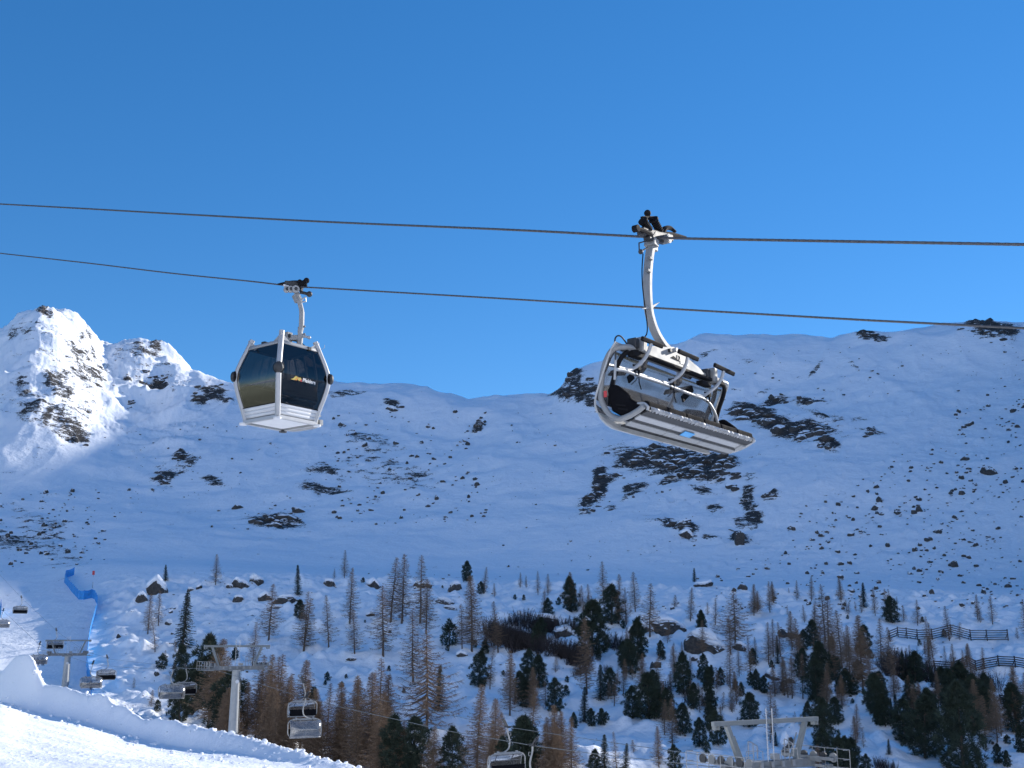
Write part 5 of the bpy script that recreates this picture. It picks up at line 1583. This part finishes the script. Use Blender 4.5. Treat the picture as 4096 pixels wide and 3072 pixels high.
def panel(face, z0, z1, inset, out, n, name, mat, thick=.012, parent=None):
    rows = []
    for k in range(n + 1):
        z = z0 + (z1 - z0) * k / n; h = hz(z); w = h - inset
        rows.append([(*FACE[face](w * s, h + out), z) for s in (-1, -.5, 0, .5, 1)])
    m = MB(); m.grid(rows); o = m.build(name, mat, parent or gd)
    if thick:
        sm_ = o.modifiers.new('solid', 'SOLIDIFY'); sm_.thickness = thick; sm_.offset = 0
    return o
for fc in FACE:
    panel(fc, .30, 1.96, .07, -.012, 26, 'window', M['cabin_glass'], 0)
    for k in range(3):
        panel(fc, .003 + k * .099, .098 + k * .099, .05, -.008 + .0, 2, 'lower_panel', M['white'], .02)
    panel(fc, 1.955, 2.05, .06, -.012, 2, 'window_header', M['lightgrey'], .03)
    panel(fc, .288, .312, .06, -.004, 1, 'window_seal', M['black'], .02)
pst = None
for sx, sy in ((-1, -1), (1, -1), (1, 1), (-1, 1)):
    pr = [(math.cos(2 * math.pi * k / 12) * 1.0, math.sin(2 * math.pi * k / 12) * 1.0) for k in range(12)]
    top_ = 2.34 if (sx, sy) == (-1, -1) else 2.26
    path = [(sx * (hz(z) - .035), sy * (hz(z) - .035), z) for z in np.linspace(-.03, top_, 30)]
    m = MB(); m.tube(path, .074, 14); po = m.build('corner_post', M['alu'], gd)
    z = 1.20; h = hz(z) - .0
    c = Vector((sx * (h + .02), sy * (h + .02), z)); d = Vector((sx, sy, 0)).normalized()
    m = MB(); m.sphere((0, 0, 0), (1, 1, 1), 16, 12)
    rt_ = Matrix.Rotation(math.atan2(d.y, d.x), 3, 'Z')
    m.v = [tuple(c + rt_ @ Vector((v_[0] * .08, v_[1] * .13, v_[2] * .15))) for v_ in m.v]
    m.build('bumper', M['darksteel'], po)
    m = MB(); m.sphere((0, 0, 0), (1, 1, 1), 16, 12)
    m.v = [tuple(c - d * .045 + rt_ @ Vector((v_[0] * .055, v_[1] * .15, v_[2] * .17))) for v_ in m.v]
    m.build('bumper_base', M['black'], po)
    # roof corner gusset
    hh = hz(2.1)
    m = MB(); m.add([(sx * hh, sy * hh, 2.06), (sx * hh * .55, sy * hh, 2.06), (sx * hh, sy * hh * .55, 2.06), (sx * hh, sy * hh, 2.26), (sx * (hh - .06), sy * (hh - .06), 2.06)], [(0, 1, 3), (0, 3, 2), (1, 4, 3), (4, 2, 3), (0, 2, 4, 1)])
    m.build('roof_gusset', M['lightgrey'], gd, False)
h2 = hz(2.05)
m = MB(); m.extrude([(-h2 + .03, -h2 + .03), (h2 - .03, -h2 + .03), (h2 - .03, h2 - .03), (-h2 + .03, h2 - .03)], 2.015, 2.06, 'z'); m.build('roof', M['lightgrey'], gd, False, .01)
m = MB(); m.extrude([(-h2 + .06, -h2 + .06), (h2 - .06, -h2 + .06), (h2 - .06, h2 - .06), (-h2 + .06, h2 - .06)], 1.985, 2.005, 'z'); m.build('ceiling_panel', M['interior'], gd, False)
# floor
m = MB(); m.extrude([(-.68, -.68), (.68, -.68), (.68, .68), (-.68, .68)], -.005, .035, 'z'); m.build('floor', M['greysteel'], gd, False)
m = MB(); m.extrude([(-.55, -.55), (.55, -.55), (.55, .55), (-.55, .55)], -.095, -.012, 'z'); m.build('floor_panel', M['white'], gd, False, .01)
for a, b in (((-.70, -.70), (.70, -.70)), ((.70, -.70), (.70, .70)), ((.70, .70), (-.70, .70)), ((-.70, .70), (-.70, -.70))):
    m = MB(); m.bar((a[0], a[1], -.075), (b[0], b[1], -.075), .07, .11); m.build('floor_rail', M['alu'], gd, False, .015)
for sx, sy in ((-1, -1), (1, -1), (1, 1), (-1, 1)):
    m = MB(); m.cyl((sx * .71, sy * .71, -.15), (sx * .71, sy * .71, -.10), .11, 18); m.build('corner_foot', M['white'] if (sx, sy) != (1, 1) else M['darksteel'], gd)
# door-side step, ski holder
m = MB(); P = [(.74, -.62), (.90, -.50), (.97, -.2), (.98, .15), (.93, .45), (.74, .58)]
m.extrude(P, -.13, -.08, 'z'); m.build('entry_step', M['galv'], gd, False, .01)
m = MB(); m.tube(catmull([(.74, -.64, -.1), (.91, -.52, -.1), (.99, -.2, -.1), (1.0, .15, -.1), (.95, .47, -.1), (.74, .62, -.1)], 4), .022, 6); m.build('step_edge', M['alu'], gd)
m = MB(); m.box((.90, -.60, .0), (.12, .16, .16)); m.build('step_bracket', M['galv'], gd, False, .01)
m = MB(); m.box((.90, -.35, .46), (.13, .34, .44), Euler((0, R(12), 0)).to_matrix()); m.box((.92, -.35, .22), (.19, .36, .06)); m.build('ski_holder', M['lightgrey'], gd, False, .02)
m = MB(); m.box((.93, .25, .46), (.13, .34, .44), Euler((0, R(12), 0)).to_matrix()); m.box((.95, .25, .22), (.19, .36, .06)); m.build('ski_holder', M['lightgrey'], gd, False, .02)
# door split on the far side
for u_ in (-.02, .36, -.40):
    m = MB(); m.tube([(hz(z) - .02, u_, z) for z in np.linspace(.1, 1.95, 16)], .03, 6); m.build('door_frame', M['greysteel'], gd)
# benches and grab pole inside
for sy in (-1, 1):
    m = MB(); m.box((0, sy * .55, .48), (1.3, .36, .07)); m.box((0, sy * .72, .75), (1.3, .06, .45), Euler((sy * .18, 0, 0)).to_matrix()); m.build('bench', M['interior'], gd, False, .02)
    for sx in (-.45, .45):
        m = MB(); m.box((sx, sy * .55, .24), (.06, .3, .44)); m.build('bench_leg', M['interior'], gd, False)
m = MB(); m.cyl((0, 0, .03), (0, 0, 1.98), .02, 8); m.build('grab_pole', M['alu'], gd)
# print on the window: small house emblem and place name; cabin number on the lower panel
def on_face(px, py, out=.006):
    y = -.92
    for k in range(6):
        v_ = GF.Y(px, py, y); y = -(hz(v_.z) + out - .012)
    return GF.Y(px, py, y)
v = on_face(1236.5, 1526); dz = (hz(v.z + .05) - hz(v.z - .05)) / .1
tilt = math.atan(dz)
lt = mesh_obj('lettering', text_mesh('Pfelders', .145, M['whiteprint']), gd); lt.location = v; lt.rotation_euler = (R(90) - tilt * -1, 0, 0)
def flat(name, mat, pts, out):
    P = [on_face(850 + a / 2.2117, 1050 + b / 2.2117, out) for a, b in pts]
    n = len(P); m_ = MB(); m_.add(P + [p_ + Vector((0, .003, 0)) for p_ in P], [tuple(range(n)), tuple(range(2 * n - 1, n - 1, -1))] + [(k, (k + 1) % n, n + (k + 1) % n, n + k) for k in range(n)])
    m_.build(name, mat, gd, False)
flat('emblem', M['yellow'], [(690, 1030), (712, 1026), (738, 1003), (756, 1012), (724, 1040)], .008)
flat('emblem', M['orange'], [(726, 1040), (757, 1013), (764, 1020), (746, 1042)], .010)
flat('emblem', M['yellow'], [(752, 1022), (778, 1016), (790, 1032), (772, 1050), (756, 1040)], .012)
flat('emblem', M['redprint'], [(772, 1042), (788, 1032), (790, 1056), (778, 1052)], .014)
v = on_face(850 + 921 / 2.2117, 1050 + 1405 / 2.2117, .02)
nt_ = mesh_obj('number', text_mesh('5', .13, M['blackprint']), gd); nt_.location = v; nt_.rotation_euler = (R(90) - math.atan(.22) * -1, 0, 0)
# roof suspension and hanger: pixel path set into the plane across the cabin
def gp(px, py, dy=0.0):
    return GF.loc(at(850 + px / 2.2117, 1050 + py / 2.2117, YG + dy))
m = MB(); m.box(gp(662, 690), (.20, .20, .46)); m.build('spring_block', M['galv'], gd, False, .02)
m = MB(); a = gp(662, 655); m.cyl(a + Vector((-.02, -.13, 0)), a + Vector((-.02, .02, 0)), .055, 14); m.build('spring_pin', M['darksteel'], gd)
m = MB(); m.box(gp(625, 675), (.12, .14, .22)); m.box(gp(618, 705), (.18, .2, .1)); m.build('damper', M['darksteel'], gd, False, .02)
m = MB(); m.bar(gp(650, 668), gp(775, 668), .14, .16); m.build('suspension_beam', M['galv'], gd, False, .02)
m = MB(); m.tube(catmull([gp(770, 760), gp(776, 700), gp(778, 650), gp(776, 610), gp(786, 570), gp(789, 500), gp(790, 440), gp(780, 390), gp(766, 340), gp(752, 290), gp(748, 265)], 4), .095, 8, True, sq); m.build('hanger', M['galv'], gd, True, .01)
m = MB(); m.bar(gp(768, 762), gp(768, 705), .13, .13); m.build('hanger_foot', M['darksteel'], gd, False, .01)
for py in (572, 640): 
    m = MB(); m.bar(gp(755, py + 8), gp(822, py - 8), .05, .05); m.build('clamp', M['greysteel'], gd, False, .01)
m = MB(); m.tube([gp(795, 650), gp(825, 655), gp(856, 664)], [.05, .035, .035], 8); m.sphere(gp(856, 664), .05, 8, 6); m.build('guide_arm', M['alu'], gd)
m = MB(); m.tube(catmull([gp(612, 690), gp(680, 690), gp(760, 702), gp(810, 730), gp(845, 770)], 4), .012, 6); m.build('cable', M['black'], gd)
m = MB(); m.tube([gp(606, 700), gp(700, 724), gp(800, 745)], .014, 6); m.tube([gp(370, 775, -.5), gp(430, 745, -.3), gp(520, 700, 0)], .014, 6); m.build('roof_rod', M['greysteel'], gd)
m = MB(); m.box(gp(462, 722, -.2), (.14, .14, .12)); m.box(gp(850, 765, -.2), (.12, .12, .10)); m.build('roof_latch', M['darksteel'], gd, False, .01)
m = MB(); m.tube([gp(840, 790), gp(945, 780), gp(990, 755), gp(992, 728)], .006, 5); m.build('antenna', M['lightgrey'], gd)
gm = MB(); gm.bar(gp(640, 195), gp(790, 205), .16, .20); gm.bar(gp(760, 215), gp(800, 225), .2, .22); gm.build('grip_body', M['darksteel'], gd, False, .02)
m = MB(); m.tube(catmull([gp(575, 193), gp(640, 184), gp(700, 180), gp(760, 185)], 4), [.02 + .006 * k for k in range(13)], 6); m.build('rope_guide', M['black'], gd)
m = MB(); m.tube(coil(gp(760, 205, -.1), gp(832, 178, -.1), .085, .02, 6), .024, 6); m.cyl(gp(760, 205, -.1), gp(832, 178, -.1), .05, 10); m.build('coil_spring', M['black'], gd)
m = MB(); m.sphere(gp(832, 160, -.1), .085, 12, 8); m.sphere(gp(772, 172, -.1), .075, 12, 8); m.build('spring_head', M['black'], gd)
for px in (657, 693, 735):
    c = gp(px, 238, -.15)
    m = MB(); m.cyl(c + Vector((-.03, -.05, 0)), c + Vector((.03, .05, 0)), .105 if px == 735 else .088, 18); o = m.build('roller', M['lightgrey'], gd)
    m = MB(); m.cyl(c + Vector((-.05, -.085, 0)), c + Vector((-.03, -.05, 0)), .045, 14); m.build('hub', M['darksteel'], o)
m = MB(); m.box(gp(660, 210, -.12), (.26, .05, .06)); m.build('guide_plate', M['white'], gd, False, .01)
m = MB(); m.tube([gp(775, 262), gp(820, 272), gp(848, 280)], [.05, .045, .05], 8); m.sphere(gp(857, 280), .085, 12, 8); m.build('release_lever', M['darksteel'], gd)
m = MB(); m.tube([gp(778, 335), gp(826, 305), gp(828, 345), gp(775, 352)], .022, 6); m.build('safety_bracket', M['alu'], gd)
m = MB(); m.bar(gp(735, 285), gp(765, 350), .2, .16, (0, 1, 0)); m.build('hanger_head', M['galv'], gd, False, .02)

# ---- haul ropes (stranded: a lobed section twisted along the rope) ----
def rope(pts, plane_c, rad, label, twist=9.0, step=.055):
    P = [on_plane(px, py, EX, plane_c) for px, py in pts]
    a = P[0] + (P[0] - P[1]).normalized() * 45; b = P[-1] + (P[-1] - P[-2]).normalized() * 22
    P = [a] + P + [b]
    C = catmull(P, 40)
    # even spacing
    L = [0]
    for p_, q_ in zip(C, C[1:]): L.append(L[-1] + (q_ - p_).length)
    n = int(L[-1] / step); S = np.linspace(0, L[-1], n)
    arr = np.array([tuple(c) for c in C]); Q = np.stack([np.interp(S, L, arr[:, i]) for i in range(3)], -1)
    T_ = np.gradient(Q, axis=0); T_ /= np.linalg.norm(T_, axis=1)[:, None]
    U = np.cross(np.array([0, 0, 1.0]), T_); U /= np.linalg.norm(U, axis=1)[:, None]; W = np.cross(T_, U)
    K = 18; ph = np.arange(K) * 2 * math.pi / K
    vs = np.zeros((n, K, 3))
    for k in range(K):
        rr = rad * (0.86 + 0.14 * np.abs(np.cos(3 * (ph[k]))) )
        ang = ph[k] + S * twist
        vs[:, k] = Q + (U * np.cos(ang)[:, None] + W * np.sin(ang)[:, None]) * rr
    idx = np.arange(n * K).reshape(n, K)
    f = np.stack([idx[:-1], np.roll(idx, -1, 1)[:-1], np.roll(idx, -1, 1)[1:], idx[1:]], -1).reshape(-1, 4)
    me = bpy.data.meshes.new('haul_rope'); me.from_pydata(vs.reshape(-1, 3).tolist(), [], f.tolist()); me.materials.append(M['rope'])
    o = mesh_obj('haul_rope', me); tag(o, label, 'rope'); return o
gw = OC + EX * GP.x + EY * GP.y + Vector((0, 0, GP.z))
rope([(0, 816), (348, 835), (696, 855), (1296, 887), (2037, 919), (2400, 938), (2612, 949), (2741, 954), (3400, 966), (4096, 978)], gw.dot(EX), .021, 'upper thick haul rope crossing the blue sky above the gondola')
gq = at(850 + 735 / 2.2117, 1050 + 212 / 2.2117, YG)
rope([(0, 1013), (348, 1052), (696, 1094), (1000, 1125), (1182, 1146), (1300, 1153), (2037, 1196), (2593, 1230), (3400, 1277), (4096, 1313)], gq.dot(EX), .0225, 'lower thick haul rope carrying the gondola, passing behind the chair hanger')
